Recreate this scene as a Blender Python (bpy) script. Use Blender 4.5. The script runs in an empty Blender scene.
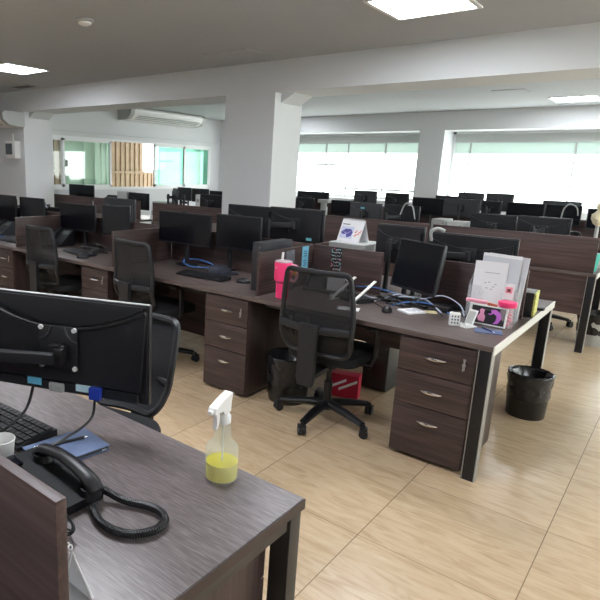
import bpy, bmesh, math, random
from mathutils import Vector, Matrix
random.seed(7)
C = bpy.context.scene.collection
PI = math.pi
R = math.radians

# ------------------------------------------------------------------ materials
def lin(c):
    return tuple(((v/255)/12.92 if v/255 <= .04045 else (((v/255)+.055)/1.055)**2.4) for v in c)

def mat(name, rgb, rough=.5, metal=0, spec=.5, noise=0, nscale=30, bump=0, coat=0):
    m = bpy.data.materials.new(name); m.use_nodes = True
    nt = m.node_tree; b = nt.nodes['Principled BSDF']
    c = lin(rgb)
    b.inputs['Base Color'].default_value = (*c, 1)
    b.inputs['Roughness'].default_value = rough
    b.inputs['Metallic'].default_value = metal
    b.inputs['Specular IOR Level'].default_value = spec
    b.inputs['Coat Weight'].default_value = coat
    if noise or bump:
        tc = nt.nodes.new('ShaderNodeTexCoord'); n = nt.nodes.new('ShaderNodeTexNoise')
        n.inputs['Scale'].default_value = nscale; n.inputs['Detail'].default_value = 4
        nt.links.new(tc.outputs['Object'], n.inputs['Vector'])
        if noise:
            r = nt.nodes.new('ShaderNodeValToRGB')
            r.color_ramp.elements[0].position = .3; r.color_ramp.elements[1].position = .7
            r.color_ramp.elements[0].color = (*[max(0, v*(1-noise)) for v in c], 1)
            r.color_ramp.elements[1].color = (*[min(1, v*(1+noise)) for v in c], 1)
            nt.links.new(n.outputs['Fac'], r.inputs['Fac']); nt.links.new(r.outputs['Color'], b.inputs['Base Color'])
        if bump:
            bp = nt.nodes.new('ShaderNodeBump'); bp.inputs['Strength'].default_value = bump
            bp.inputs['Distance'].default_value = .002
            nt.links.new(n.outputs['Fac'], bp.inputs['Height']); nt.links.new(bp.outputs['Normal'], b.inputs['Normal'])
    return m

def wood(name, dark, mid, light, axis=0, rough=.4, scale=1.0, spec=.5, fibre=3.0, broad=.45):
    """laminate with streaks running along one object axis"""
    m = bpy.data.materials.new(name); m.use_nodes = True
    nt = m.node_tree; b = nt.nodes['Principled BSDF']; L = nt.links.new
    tc = nt.nodes.new('ShaderNodeTexCoord'); mp = nt.nodes.new('ShaderNodeMapping')
    s = [110*scale]*3; s[axis] = fibre*scale
    mp.inputs['Scale'].default_value = s
    L(tc.outputs['Object'], mp.inputs['Vector'])
    n = nt.nodes.new('ShaderNodeTexNoise'); n.inputs['Scale'].default_value = 1; n.inputs['Detail'].default_value = 5
    n.inputs['Distortion'].default_value = .35
    L(mp.outputs['Vector'], n.inputs['Vector'])
    mp2 = nt.nodes.new('ShaderNodeMapping'); s2 = [26*scale]*3; s2[axis] = 1.6*scale
    mp2.inputs['Scale'].default_value = s2; L(tc.outputs['Object'], mp2.inputs['Vector'])
    n2 = nt.nodes.new('ShaderNodeTexNoise'); n2.inputs['Scale'].default_value = 1; n2.inputs['Detail'].default_value = 3
    n2.inputs['Distortion'].default_value = .8
    L(mp2.outputs['Vector'], n2.inputs['Vector'])
    mx = nt.nodes.new('ShaderNodeMix'); mx.inputs[0].default_value = broad
    L(n.outputs['Fac'], mx.inputs[2]); L(n2.outputs['Fac'], mx.inputs[3])
    r = nt.nodes.new('ShaderNodeValToRGB'); e = r.color_ramp.elements
    e[0].position = .34; e[0].color = (*lin(dark), 1); e[1].position = .66; e[1].color = (*lin(light), 1)
    k = e.new(.5); k.color = (*lin(mid), 1)
    L(mx.outputs[0], r.inputs['Fac']); L(r.outputs['Color'], b.inputs['Base Color'])
    b.inputs['Roughness'].default_value = rough; b.inputs['Specular IOR Level'].default_value = spec
    bp = nt.nodes.new('ShaderNodeBump'); bp.inputs['Strength'].default_value = .12; bp.inputs['Distance'].default_value = .001
    L(n.outputs['Fac'], bp.inputs['Height']); L(bp.outputs['Normal'], b.inputs['Normal'])
    return m

def see_through(name, rgb, opacity, tint=(255, 255, 255), rough=.3):
    m = bpy.data.materials.new(name); m.use_nodes = True
    nt = m.node_tree; b = nt.nodes['Principled BSDF']; L = nt.links.new
    b.inputs['Base Color'].default_value = (*lin(rgb), 1); b.inputs['Roughness'].default_value = rough
    t = nt.nodes.new('ShaderNodeBsdfTransparent'); t.inputs['Color'].default_value = (*lin(tint), 1)
    mx = nt.nodes.new('ShaderNodeMixShader'); mx.inputs[0].default_value = opacity
    L(t.outputs[0], mx.inputs[1]); L(b.outputs[0], mx.inputs[2])
    L(mx.outputs[0], nt.nodes['Material Output'].inputs['Surface'])
    return m

def emit(name, rgb, strength):
    m = bpy.data.materials.new(name); m.use_nodes = True
    nt = m.node_tree; e = nt.nodes.new('ShaderNodeEmission')
    e.inputs['Color'].default_value = (*lin(rgb), 1); e.inputs['Strength'].default_value = strength
    nt.links.new(e.outputs[0], nt.nodes['Material Output'].inputs['Surface'])
    return m

def floor_mat():
    m = bpy.data.materials.new('oak_look_tile'); m.use_nodes = True
    nt = m.node_tree; b = nt.nodes['Principled BSDF']; L = nt.links.new; N = nt.nodes.new
    T = .622
    tc = N('ShaderNodeTexCoord'); sp = N('ShaderNodeSeparateXYZ'); L(tc.outputs['Object'], sp.inputs[0])
    def mth(op, a, bb=None):
        k = N('ShaderNodeMath'); k.operation = op
        for i, v in enumerate((a, bb)):
            if v is None: continue
            if isinstance(v, (int, float)): k.inputs[i].default_value = v
            else: L(v, k.inputs[i])
        return k.outputs[0]
    u = mth('DIVIDE', mth('ADD', sp.outputs[0], .275+100*T), T)
    v = mth('DIVIDE', mth('ADD', sp.outputs[1], -2.745+100*T), T)
    iu, iv = mth('FLOOR', u), mth('FLOOR', v)
    fu, fv = mth('FRACT', u), mth('FRACT', v)
    du = mth('ABSOLUTE', mth('SUBTRACT', fu, .5)); dv = mth('ABSOLUTE', mth('SUBTRACT', fv, .5))
    gu = mth('GREATER_THAN', du, .5-.0030); gv = mth('GREATER_THAN', dv, .5-.0024)
    g = mth('MAXIMUM', gu, gv)
    rnd = N('ShaderNodeTexWhiteNoise'); rnd.noise_dimensions = '2D'
    cb = N('ShaderNodeCombineXYZ'); L(iu, cb.inputs[0]); L(iv, cb.inputs[1]); L(cb.outputs[0], rnd.inputs['Vector'])
    cv = N('ShaderNodeCombineXYZ')
    L(mth('ADD', mth('MULTIPLY', sp.outputs[0], 3.4), mth('MULTIPLY', rnd.outputs['Value'], 37)), cv.inputs[0])
    L(mth('ADD', mth('MULTIPLY', sp.outputs[1], 17), mth('MULTIPLY', rnd.outputs['Value'], 91)), cv.inputs[1])
    n = N('ShaderNodeTexNoise'); n.inputs['Scale'].default_value = 1.2; n.inputs['Detail'].default_value = 7; n.inputs['Distortion'].default_value = 1.7
    L(cv.outputs[0], n.inputs['Vector'])
    cv2 = N('ShaderNodeCombineXYZ')
    L(mth('ADD', mth('MULTIPLY', sp.outputs[0], 4), mth('MULTIPLY', rnd.outputs['Value'], 17)), cv2.inputs[0])
    L(mth('MULTIPLY', sp.outputs[1], 110), cv2.inputs[1])
    n2 = N('ShaderNodeTexNoise'); n2.inputs['Scale'].default_value = 1; n2.inputs['Detail'].default_value = 3
    L(cv2.outputs[0], n2.inputs['Vector'])
    mx = N('ShaderNodeMix'); mx.inputs[0].default_value = .22; L(n.outputs['Fac'], mx.inputs[2]); L(n2.outputs['Fac'], mx.inputs[3])
    r = N('ShaderNodeValToRGB'); e = r.color_ramp.elements
    e[0].position = .22; e[0].color = (*lin((172, 144, 111)), 1); e[1].position = .82; e[1].color = (*lin((212, 190, 160)), 1)
    k = e.new(.5); k.color = (*lin((198, 173, 141)), 1)
    L(mx.outputs[0], r.inputs['Fac'])
    tone = N('ShaderNodeMix'); tone.data_type = 'RGBA'; tone.blend_type = 'MULTIPLY'; tone.inputs[0].default_value = 1
    L(r.outputs['Color'], tone.inputs[6])
    tv = mth('ADD', mth('MULTIPLY', rnd.outputs['Value'], .12), .9)
    ct = N('ShaderNodeCombineColor')
    for i in range(3): L(tv, ct.inputs[i])
    L(ct.outputs[0], tone.inputs[7])
    fin = N('ShaderNodeMix'); fin.data_type = 'RGBA'; L(g, fin.inputs[0]); L(tone.outputs[2], fin.inputs[6])
    fin.inputs[7].default_value = (*lin((122, 102, 78)), 1)
    L(fin.outputs[2], b.inputs['Base Color'])
    b.inputs['Roughness'].default_value = .26
    b.inputs['Specular IOR Level'].default_value = .5
    return m

def glass(name, tint, refl=.06):
    m = bpy.data.materials.new(name); m.use_nodes = True
    nt = m.node_tree; L = nt.links.new
    t = nt.nodes.new('ShaderNodeBsdfTransparent'); t.inputs['Color'].default_value = (*lin(tint), 1)
    gl = nt.nodes.new('ShaderNodeBsdfGlossy'); gl.inputs['Roughness'].default_value = .03
    mx = nt.nodes.new('ShaderNodeMixShader'); mx.inputs[0].default_value = refl
    L(t.outputs[0], mx.inputs[1]); L(gl.outputs[0], mx.inputs[2])
    L(mx.outputs[0], nt.nodes['Material Output'].inputs['Surface'])
    return m

def translucent(name, rgb, mixf=.5):
    m = bpy.data.materials.new(name); m.use_nodes = True
    nt = m.node_tree; L = nt.links.new
    t = nt.nodes.new('ShaderNodeBsdfTranslucent'); t.inputs['Color'].default_value = (*lin(rgb), 1)
    d = nt.nodes.new('ShaderNodeBsdfDiffuse'); d.inputs['Color'].default_value = (*lin(rgb), 1)
    mx = nt.nodes.new('ShaderNodeMixShader'); mx.inputs[0].default_value = mixf
    L(t.outputs[0], mx.inputs[1]); L(d.outputs[0], mx.inputs[2])
    L(mx.outputs[0], nt.nodes['Material Output'].inputs['Surface'])
    return m

M = {}
M['wood'] = wood('dark_wenge', (44, 33, 32), (64, 50, 48), (86, 69, 66), 0, .42)
M['woodz'] = wood('dark_wenge_vertical', (44, 33, 32), (62, 48, 46), (80, 65, 62), 2, .42)
M['woody'] = wood('dark_wenge_crosswise', (44, 33, 32), (64, 50, 48), (86, 69, 66), 1, .42)
M['top'] = wood('wenge_worktop', (72, 61, 59), (92, 80, 77), (112, 99, 95), 0, .33, fibre=6, broad=.25, scale=1.3)  # greyer than the panels: window reflection put into the colour
M['screenwood'] = wood('wenge_screen', (53, 39, 38), (73, 56, 54), (93, 74, 72), 0, .45, .6)
M['neartop_sheen'] = wood('wenge_worktop_sheen', (80, 72, 71), (100, 91, 91), (121, 112, 113), 0, .38, 2.0, fibre=9, broad=.18)  # wenge laminate with the near desk's grey sheen put into the colour
M['floor'] = floor_mat()
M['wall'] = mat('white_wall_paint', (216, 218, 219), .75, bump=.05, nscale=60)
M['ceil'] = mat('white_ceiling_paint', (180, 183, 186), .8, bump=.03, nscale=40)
M['black'] = mat('black_plastic', (20, 20, 23), .42)
M['black2'] = mat('charcoal_plastic', (29, 30, 34), .45)
M['case'] = mat('monitor_casing', (27, 28, 33), .38, noise=.12, nscale=200)
M['grey'] = mat('grey_monitor_back', (62, 64, 68), .45)
M['screen'] = mat('dark_screen', (10, 12, 20), .22, spec=.4)
M['steel'] = mat('grey_steel', (150, 148, 144), .35, metal=.2)
M['legblack'] = mat('black_steel', (20, 20, 23), .4)
M['darkframe'] = mat('dark_grey_steel', (52, 50, 48), .45)
M['chrome'] = mat('chrome', (215, 215, 218), .18, metal=1)
M['mesh'] = see_through('chair_mesh', (17, 18, 22), .86, rough=.6)
M['fabric'] = mat('black_fabric', (26, 26, 30), .9, noise=.3, nscale=300)
M['white'] = mat('white_plastic', (232, 232, 230), .4)
M['pale'] = mat('pale_grey_plastic', (176, 178, 176), .5)
M['paper'] = mat('white_paper', (236, 236, 238), .8)
M['paper2'] = mat('grey_paper', (206, 209, 216), .8)
M['bag'] = mat('black_bin_liner', (34, 34, 36), .22)
M['bin'] = mat('black_bin_plastic', (22, 23, 24), .35)
M['pink'] = mat('hot_pink', (246, 62, 122), .4)
M['palepink'] = mat('pale_pink', (240, 160, 180), .5)
M['blue'] = mat('blue_cover', (100, 116, 150), .6, noise=.08, nscale=90)
M['bluecable'] = mat('blue_cable', (70, 120, 190), .4)
M['vga'] = mat('vga_blue', (30, 60, 170), .4)
M['frame'] = mat('white_window_frame', (236, 238, 238), .4)
M['glass_clear'] = glass('clear_glass', (246, 250, 250), .05)
M['glass_green'] = glass('green_glass', (222, 242, 232), .12)
M['glass_teal'] = glass('teal_glass', (178, 224, 211), .08)
M['strip'] = translucent('frosted_strip', (176, 188, 184), .4)
M['lamp'] = emit('led_diffuser', (244, 248, 255), 21.0)
M['beige'] = mat('beige_cladding', (190, 166, 142), .7, noise=.08, nscale=8)
M['pebble'] = mat('pale_render', (236, 236, 230), .8)
M['render2'] = mat('grey_render', (168, 170, 166), .8)
M['acrylic'] = see_through('clear_acrylic', (225, 228, 232), .22, rough=.15)

# ------------------------------------------------------------------ mesh builder
class MB:
    def __init__(s): s.bm = bmesh.new()
    def _add(s, verts, faces, mtx=None):
        vs = [s.bm.verts.new(mtx @ Vector(v) if mtx else Vector(v)) for v in verts]
        out = []
        for f in faces:
            try: out.append(s.bm.faces.new([vs[i] for i in f]))
            except ValueError: pass
        return vs
    def box(s, c, d, mtx=None, bev=0):
        hx, hy, hz = d[0]/2, d[1]/2, d[2]/2
        t = bmesh.new()
        bmesh.ops.create_cube(t, size=1)
        for v in t.verts: v.co = Vector((v.co.x*d[0], v.co.y*d[1], v.co.z*d[2]))
        if bev: bmesh.ops.bevel(t, geom=list(t.edges), offset=min(bev, .49*min(d)), segments=2, affect='EDGES', profile=.6)
        tm = Matrix.Translation(c)
        if mtx is not None: tm = mtx @ tm
        s._merge(t, tm); return s
    def _merge(s, t, tm):
        mp = {}
        for v in t.verts: mp[v] = s.bm.verts.new(tm @ v.co)
        for f in t.faces:
            try: s.bm.faces.new([mp[v] for v in f.verts])
            except ValueError: pass
        t.free()
    def cyl(s, p0, p1, r0, r1=None, seg=16, mtx=None):
        r1 = r0 if r1 is None else r1
        p0, p1 = Vector(p0), Vector(p1); d = (p1-p0).normalized()
        a = d.orthogonal().normalized(); b = d.cross(a)
        vs = []
        for p, r in ((p0, r0), (p1, r1)):
            for i in range(seg):
                t = 2*PI*i/seg; vs.append(p + a*math.cos(t)*r + b*math.sin(t)*r)
        fs = [(i, (i+1) % seg, seg+(i+1) % seg, seg+i) for i in range(seg)]
        fs += [tuple(range(seg-1, -1, -1)), tuple(range(seg, 2*seg))]
        s._add(vs, fs, mtx); return s
    def tube(s, pts, r, seg=8, mtx=None, closed=False, flat=1.0):
        pts = [Vector(p) for p in pts]; n = len(pts); vs = []; nrm = None
        for i, p in enumerate(pts):
            if closed: d = (pts[(i+1) % n]-pts[i-1]).normalized()
            else: d = (pts[min(i+1, n-1)]-pts[max(i-1, 0)]).normalized()
            if nrm is None: nrm = Vector((0, 0, 1)) if abs(d.z) < .9 else Vector((1, 0, 0))
            nrm = (nrm - d*nrm.dot(d)).normalized(); b = d.cross(nrm)
            rr = r[i] if isinstance(r, (list, tuple)) else r
            for k in range(seg):
                t = 2*PI*k/seg; vs.append(p + nrm*math.cos(t)*rr*flat + b*math.sin(t)*rr)
        fs = []
        for i in range(n if closed else n-1):
            j = (i+1) % n
            for k in range(seg):
                fs.append((i*seg+k, i*seg+(k+1) % seg, j*seg+(k+1) % seg, j*seg+k))
        if not closed:
            fs.append(tuple(range(seg-1, -1, -1))); fs.append(tuple((n-1)*seg+k for k in range(seg)))
        s._add(vs, fs, mtx); return s
    def lathe(s, prof, seg=24, mtx=None, wob=None, capb=True, capt=True):
        vs = []; n = len(prof)
        for i, (r, z) in enumerate(prof):
            for k in range(seg):
                t = 2*PI*k/seg; rr = r*(1+(wob(i, k) if wob else 0)); vs.append((rr*math.cos(t), rr*math.sin(t), z))
        fs = [(i*seg+k, i*seg+(k+1) % seg, (i+1)*seg+(k+1) % seg, (i+1)*seg+k) for i in range(n-1) for k in range(seg)]
        if capb: fs.append(tuple(range(seg-1, -1, -1)))
        if capt: fs.append(tuple((n-1)*seg+k for k in range(seg)))
        s._add(vs, fs, mtx); return s
    def prism(s, poly, a, b, plane='xz', mtx=None):
        """poly in a plane, extruded from a to b along the third axis"""
        f = {'xz': lambda p, t: (p[0], t, p[1]), 'xy': lambda p, t: (p[0], p[1], t), 'yz': lambda p, t: (t, p[0], p[1])}[plane]
        n = len(poly); vs = [f(p, a) for p in poly]+[f(p, b) for p in poly]
        fs = [tuple(range(n)), tuple(range(2*n-1, n-1, -1))]+[(i, n+i, n+(i+1) % n, (i+1) % n) for i in range(n)]
        s._add(vs, fs, mtx); return s
    def build(s, name, m, parent=None, loc=None, rz=0, smooth=40):
        bmesh.ops.recalc_face_normals(s.bm, faces=list(s.bm.faces))
        me = bpy.data.meshes.new(name); s.bm.to_mesh(me); s.bm.free()
        me.materials.append(m)
        if smooth:
            me.shade_smooth(); me.set_sharp_from_angle(angle=R(smooth))
        o = bpy.data.objects.new(name, me); C.objects.link(o)
        if parent is not None: o.parent = parent
        if loc is not None: o.location = loc
        o.rotation_euler.z = rz
        return o

def tag(o, label, cat, group=None, kind=None):
    o['label'] = label; o['category'] = cat
    if group: o['group'] = group
    if kind: o['kind'] = kind
    return o
def thing(name, label, cat, loc, rz=0, group=None):
    o = bpy.data.objects.new(name, None); C.objects.link(o)
    o.location = loc; o.rotation_euler.z = rz
    return tag(o, label, cat, group)
def struct(o, label=None):
    o['kind'] = 'structure'
    if label: o['label'] = label
    return o
def sbox(name, lo, hi, m, parent=None):
    lo, hi = Vector(lo), Vector(hi)
    b = MB().box((0, 0, 0), hi-lo)
    o = b.build(name, m, parent, loc=(lo+hi)/2)
    if parent is None: o['kind'] = 'structure'
    return o
def spline(pts, n=8, closed=False):
    P = [Vector(p) for p in pts]; out = []; k = len(P)
    for i in range(k if closed else k-1):
        if closed: a, b, c, d = P[i-1], P[i], P[(i+1) % k], P[(i+2) % k]
        else: a, b, c, d = P[max(i-1, 0)], P[i], P[i+1], P[min(i+2, k-1)]
        for j in range(n):
            t = j/n
            out.append(.5*((2*b)+(c-a)*t+(2*a-5*b+4*c-d)*t*t+(3*b-a-3*c+d)*t**3))
    if not closed: out.append(P[-1])
    return out
def rrect(w, h, r, n=5):
    out = []
    for cx, cy, a0 in ((w/2-r, h/2-r, 0), (-w/2+r, h/2-r, 90), (-w/2+r, -h/2+r, 180), (w/2-r, -h/2+r, 270)):
        for i in range(n+1):
            a = R(a0+90*i/n); out.append((cx+r*math.cos(a), cy+r*math.sin(a)))
    return out
def one(mb, name, m, loc, label, cat, rz=0, group=None):
    return tag(mb.build(name, m, None, loc, rz), label, cat, group)
T, RX, RY, RZ = Matrix.Translation, (lambda a: Matrix.Rotation(R(a), 4, 'X')), (lambda a: Matrix.Rotation(R(a), 4, 'Y')), (lambda a: Matrix.Rotation(R(a), 4, 'Z'))

# ------------------------------------------------------------------ camera
H = 1.552
yaw, pitch, roll = -.70954, .228197, .0310815
f = Vector((math.sin(yaw)*math.cos(pitch), math.cos(yaw)*math.cos(pitch), -math.sin(pitch)))
r0 = Vector((math.cos(yaw), -math.sin(yaw), 0)); u0 = r0.cross(f)
cr, sr = math.cos(roll), math.sin(roll)
r1, u1 = cr*r0+sr*u0, -sr*r0+cr*u0
cam = bpy.data.cameras.new('camera'); cam.sensor_width = 36; cam.lens = 563.6/600*36
cam.shift_x = (300-205.6)/600; cam.clip_start = .05
co = bpy.data.objects.new('camera', cam); C.objects.link(co)
mw = Matrix((r1, u1, -f)).transposed().to_4x4(); mw.translation = (0, 0, H)
co.matrix_world = mw
bpy.context.scene.camera = co

# ------------------------------------------------------------------ room shell
ZC = 2.7
sbox('floor', (-10.6, -2.6, -.1), (2.8, 11.62, 0), M['floor']).data
fl = bpy.data.objects['floor']
for v in fl.data.vertices: v.co += fl.location
fl.location = (0, 0, 0)
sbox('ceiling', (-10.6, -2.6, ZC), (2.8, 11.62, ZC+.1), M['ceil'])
sbox('wall_front', (-10.7, -2.7, 0), (2.9, -2.6, ZC), M['wall'])
b = MB()
b.box((2.85, 4.51, .525), (.1, 14.22, 1.05)); b.box((2.85, 4.51, (2.372+ZC)/2), (.1, 14.22, ZC-2.372))
b.box((2.85, (-2.6+2.6)/2, 1.711), (.1, 5.2, 1.322)); b.box((2.85, (9.4+11.62)/2, 1.711), (.1, 2.22, 1.322))
struct(b.build('wall_right', M['wall']))
_w = bpy.data.objects.new('window_4', None); C.objects.link(_w); _w.location = (2.85, 6.0, 1.05); _w['kind'] = 'structure'  # unseen window, added to light desk ends and floor from the right
b = MB()
for y in (-3.37, -1.7, 0, 1.7, 3.37): b.box((0, y, .661), (.06, .05, 1.32))
for z in (.025, 1.297): b.box((0, 0, z), (.06, 6.8, .05))
b.build('window_frame', M['frame'], _w); MB().box((0, 0, .661), (.006, 6.7, 1.25)).build('pane', M['glass_clear'], _w)
sbox('wall_far_left', (-10.7, -2.6, 0), (-10.6, 5.31, ZC), M['wall'])
sbox('wall_alcove', (-10.7, 5.31, 0), (-9.056, 5.855, ZC), M['wall'])
sbox('pillar_left', (-9.056, 5.31, 0), (-8.615, 5.855, ZC), M['wall'])
sbox('pillar_middle', (-4.345, 5.306, 0), (-3.658, 5.85, 2.38), M['wall'])
sbox('ceiling_beam', (-8.615, 5.306, 2.38), (2.8, 5.85, ZC), M['wall'])
for nm, x in (('trim_1', -3.658), ('trim_2', -8.615)):
    MB().prism([(x, 2.38), (x+.17, 2.38), (x, 2.28)], 5.42, 5.8, 'xz').build(nm, M['wall'])['kind'] = 'structure'
# left wall with its long window (x = -9.056)
WL, Y0, Y1, Z0, Z1 = -9.056, 6.10, 10.54, 1.10, 2.075
b = MB()
b.box((WL-.1, (5.855+11.62)/2, Z0/2), (.2, 11.62-5.855, Z0)); b.box((WL-.1, (5.855+11.62)/2, (Z1+ZC)/2), (.2, 11.62-5.855, ZC-Z1))
b.box((WL-.1, (5.855+Y0)/2, (Z0+Z1)/2), (.2, Y0-5.855, Z1-Z0)); b.box((WL-.1, (11.62+Y1)/2, (Z0+Z1)/2), (.2, 11.62-Y1, Z1-Z0))
struct(b.build('wall_left', M['wall']))
b = MB(); b.box((WL+.03, 8.5, 2.17), (.06, 5.2, .03)); struct(b.build('trim_3', M['wall']))
def empty(name, loc):
    o = bpy.data.objects.new(name, None); C.objects.link(o); o.location = loc; o['kind'] = 'structure'; return o
w = empty('window_1', (WL, 0, 0))
ys = [6.14, 6.40, 7.49, 8.745, 9.67, 10.50]
b = MB()
b.box((-.03, (Y0+Y1)/2, Z1-.02), (.09, Y1-Y0, .04)); b.box((-.03, (Y0+Y1)/2, Z0+.02), (.09, Y1-Y0, .05))
b.box((-.03, Y0+.02, (Z0+Z1)/2), (.09, .045, Z1-Z0)); b.box((-.03, Y1-.02, (Z0+Z1)/2), (.09, .045, Z1-Z0))
b.build('window_frame', M['frame'], w)
for a, c, gm, off in ((6.12, 6.40, 'glass_clear', 0), (6.36, 7.52, 'glass_green', .02), (8.72, 9.70, 'glass_teal', 0), (9.64, 10.52, 'glass_teal', .02)):
    s = MB(); t = .05; zz0, zz1 = Z0+.04, Z1-.035
    s.box((off-.03, a+t/2, (zz0+zz1)/2), (.035, t, zz1-zz0)); s.box((off-.03, c-t/2, (zz0+zz1)/2), (.035, t, zz1-zz0))
    s.box((off-.03, (a+c)/2, zz0+t/2), (.035, c-a, t)); s.box((off-.03, (a+c)/2, zz1-t/2), (.035, c-a, t))
    so = s.build('sash', M['frame'], w)
    MB().box((off-.03, (a+c)/2, (zz0+zz1)/2), (.006, c-a-2*t, zz1-zz0-2*t)).build('pane', M[gm], so)
MB().box((.015, 6.445, 1.58), (.03, .03, .12), bev=.004).build('handle', M['pale'], w)
# what stands in the light well outside the left window
def cladding(y0, y1, z1, nm):
    b = MB(); n = int((y1-y0)/.13)
    for i in range(n): b.box((-10.50, y0+(i+.5)*(y1-y0)/n, z1/2), (.06, .085, z1))
    b.box((-10.53, (y0+y1)/2, z1/2), (.06, y1-y0, z1))
    if z1 > 2: b.box((-10.45, (y0+y1)/2, 1.42), (.06, y1-y0, .05))
    struct(b.build(nm, M['beige']), 'beige ribbed cladding outside the left window')
cladding(5.9, 7.40, 4.6, 'cladding_outside'); cladding(8.66, 9.70, 4.6, 'cladding_outside'); cladding(9.70, 10.1, 1.42, 'cladding_outside')
b = MB(); b.box((-10.55, 8.03, 2.3), (.14, 1.26, 4.6))
for y, wd_ in ((7.9, .03), (8.22, .05), (8.40, .03), (8.55, .06)): b.box((-10.46, y, 2.3), (.06, wd_, 4.6))
struct(b.build('building_outside', M['pebble']), 'pale rendered wall outside the green window pane')
sbox('sky_blocker_outside', (-9.26, 5.4, 2.8), (-9.1, 12.5, 4.4), M['pebble'])  # unseen upper wall, added to cut the sky light on the cladding
b = MB(); b.box((-11.6, 12.2, .7), (.2, 4.2, 1.6)); b.box((-11.75, 12.9, 1.2), (.3, 2.6, 2.9)); b.box((-11.35, 11.0, .85), (.2, .9, 1.2)); b.box((-11.3, 13.1, 1.3), (.2, .5, 3))
struct(b.build('parapet_outside', M['render2']), 'pale parapet outside the right end of the left window')
# back wall (y = 10.9) with two deep window recesses, pillar between
YB, YG = 10.9, 11.45
SILL, HEAD = 1.05, 2.372
b = MB()
b.box(((-9.056+2.8)/2, (YB+11.62)/2, SILL/2), (11.856, 11.62-YB, SILL))
b.box(((-9.056+2.8)/2, (YB+11.62)/2, (HEAD+ZC)/2), (11.856, 11.62-YB, ZC-HEAD))
b.box((-8.8, (YB+11.62)/2, (SILL+HEAD)/2), (.512, 11.62-YB, HEAD-SILL))
b.box(((-4.207-3.751)/2, (YB+11.62)/2, (SILL+HEAD)/2), (.456, 11.62-YB, HEAD-SILL))
struct(b.build('wall_back', M['wall']))
def backwindow(n, x0, x1, muls, bars):
    w = empty('window_%d' % n, ((x0+x1)/2, YG, SILL)); cx = (x0+x1)/2
    hgt = HEAD-SILL; f = MB(); t = .05
    f.box((0, 0, t/2), (x1-x0, .07, t)); f.box((0, 0, hgt-t/2), (x1-x0, .07, t))
    f.box((x0-cx+t/2, 0, hgt/2), (t, .07, hgt)); f.box((x1-cx-t/2, 0, hgt/2), (t, .07, hgt))
    f.build('window_frame', M['frame'], w)
    MB().box((0, -.02, hgt-.115), (x1-x0-.1, .10, .15), bev=.01).build('blind_housing', M['pale'], w)
    MB().box((0, 0, hgt-.29), (x1-x0-.1, .012, .2)).build('frosted_strip', M['strip'], w)
    g = MB(); 
    MB().box((0, .01, (hgt-.39+t)/2), (x1-x0-.1, .006, hgt-.39-t)).build('pane', M['glass_clear'], w)
    for x in muls: MB().box((x-cx, 0, (hgt-.1)/2), (.022, .04, hgt-.15)).build('mullion', M['pale'], w)
    for xa, xb, z in bars: MB().box(((xa+xb)/2-cx, -.01, z-SILL), (xb-xa, .03, .035)).build('transom', M['pale'], w)
backwindow(2, -8.54, -4.207, [-7.3, -6.45, -5.92, -5.08], [(-7.0, -6.15, 1.73), (-6.1, -4.25, 1.24)])
backwindow(3, -3.751, 2.8, [-3.43, -1.75, -.3, 1.2], [])
sbox('balcony_outside', (-7.5, 12.6, -.2), (-4, 12.8, 1.0), M['pebble'])

# ------------------------------------------------------------------ ceiling fittings
def ceiling_light(x, y, label):
    t = thing('ceiling_light', label, 'ceiling light', (x, y, ZC), group='square ceiling light panels')
    f = MB(); s = .575
    for sx, sy, dx, dy in ((0, s/2, s+.03, .03), (0, -s/2, s+.03, .03), (s/2, 0, .03, s-.03), (-s/2, 0, .03, s-.03)):
        f.box((sx, sy, -.006), (dx, dy, .012))
    f.build('frame', M['white'], t)
    MB().box((0, 0, -.004), (s-.03, s-.03, .006)).build('diffuser', M['lamp'], t)
ceiling_light(-1.67, 4.13, 'large lit square ceiling panel at the top of the photo, nearest')
ceiling_light(-6.74, 4.07, 'lit square ceiling panel at the left edge of the photo')
ceiling_light(-1.62, 9.91, 'lit square ceiling panel beyond the beam, above the right windows')
for i, (x, y) in enumerate(((-1.67, -1.6), (-6.74, -1.6), (1.4, 1.25), (-1.67, 1.25), (-6.7, 9.9), (-4.2, 1.25))):  # panels out of view, added to light the floor and near desk
    ceiling_light(x, y, ['added unseen ceiling panel behind the viewer on the right', 'added unseen ceiling panel behind the viewer on the left',
      'added unseen ceiling panel right of the viewer', 'added unseen ceiling panel above the near desk', 'added unseen ceiling panel beyond the beam near the left window', 'added unseen ceiling panel above the left part of the first aisle'][i])
t = thing('smoke_detector', 'small round white smoke detector on the grey ceiling, upper left', 'smoke detector', (-4.03, 3.08, ZC))
MB().lathe([(.075, 0), (.075, -.012), (.062, -.018)], 24).build('base', M['pale'], t)
MB().lathe([(.055, -.016), (.052, -.03), (.03, -.042), (.012, -.044)], 24).build('sensor_cap', M['white'], t)
t = MB().box((0, 0, -.004), (.56, .42, .008)).build('access_panel', M['ceil'], None, (-3.85, 4.85, ZC))
tag(t, 'flush square access hatch in the ceiling just before the beam', 'access panel')
t = MB().box((0, 0, -.004), (.4, .34, .008)).build('access_panel', M['ceil'], None, (-2.2, 8.75, ZC))
tag(t, 'flush square access hatch in the ceiling beyond the beam', 'access panel')

t = thing('ceiling_vent', 'small dark ceiling vent at the left edge just before the beam', 'vent', (-8.15, 5.05, ZC))
b = MB()
for sx, sy, dx, dy in ((0, .1, .5, .02), (0, -.1, .5, .02), (.24, 0, .02, .18), (-.24, 0, .02, .18)): b.box((sx, sy, -.005), (dx, dy, .01))
b.build('frame', M['pale'], t); MB().box((0, 0, -.003), (.46, .18, .005)).build('grille', M['black'], t)

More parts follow.
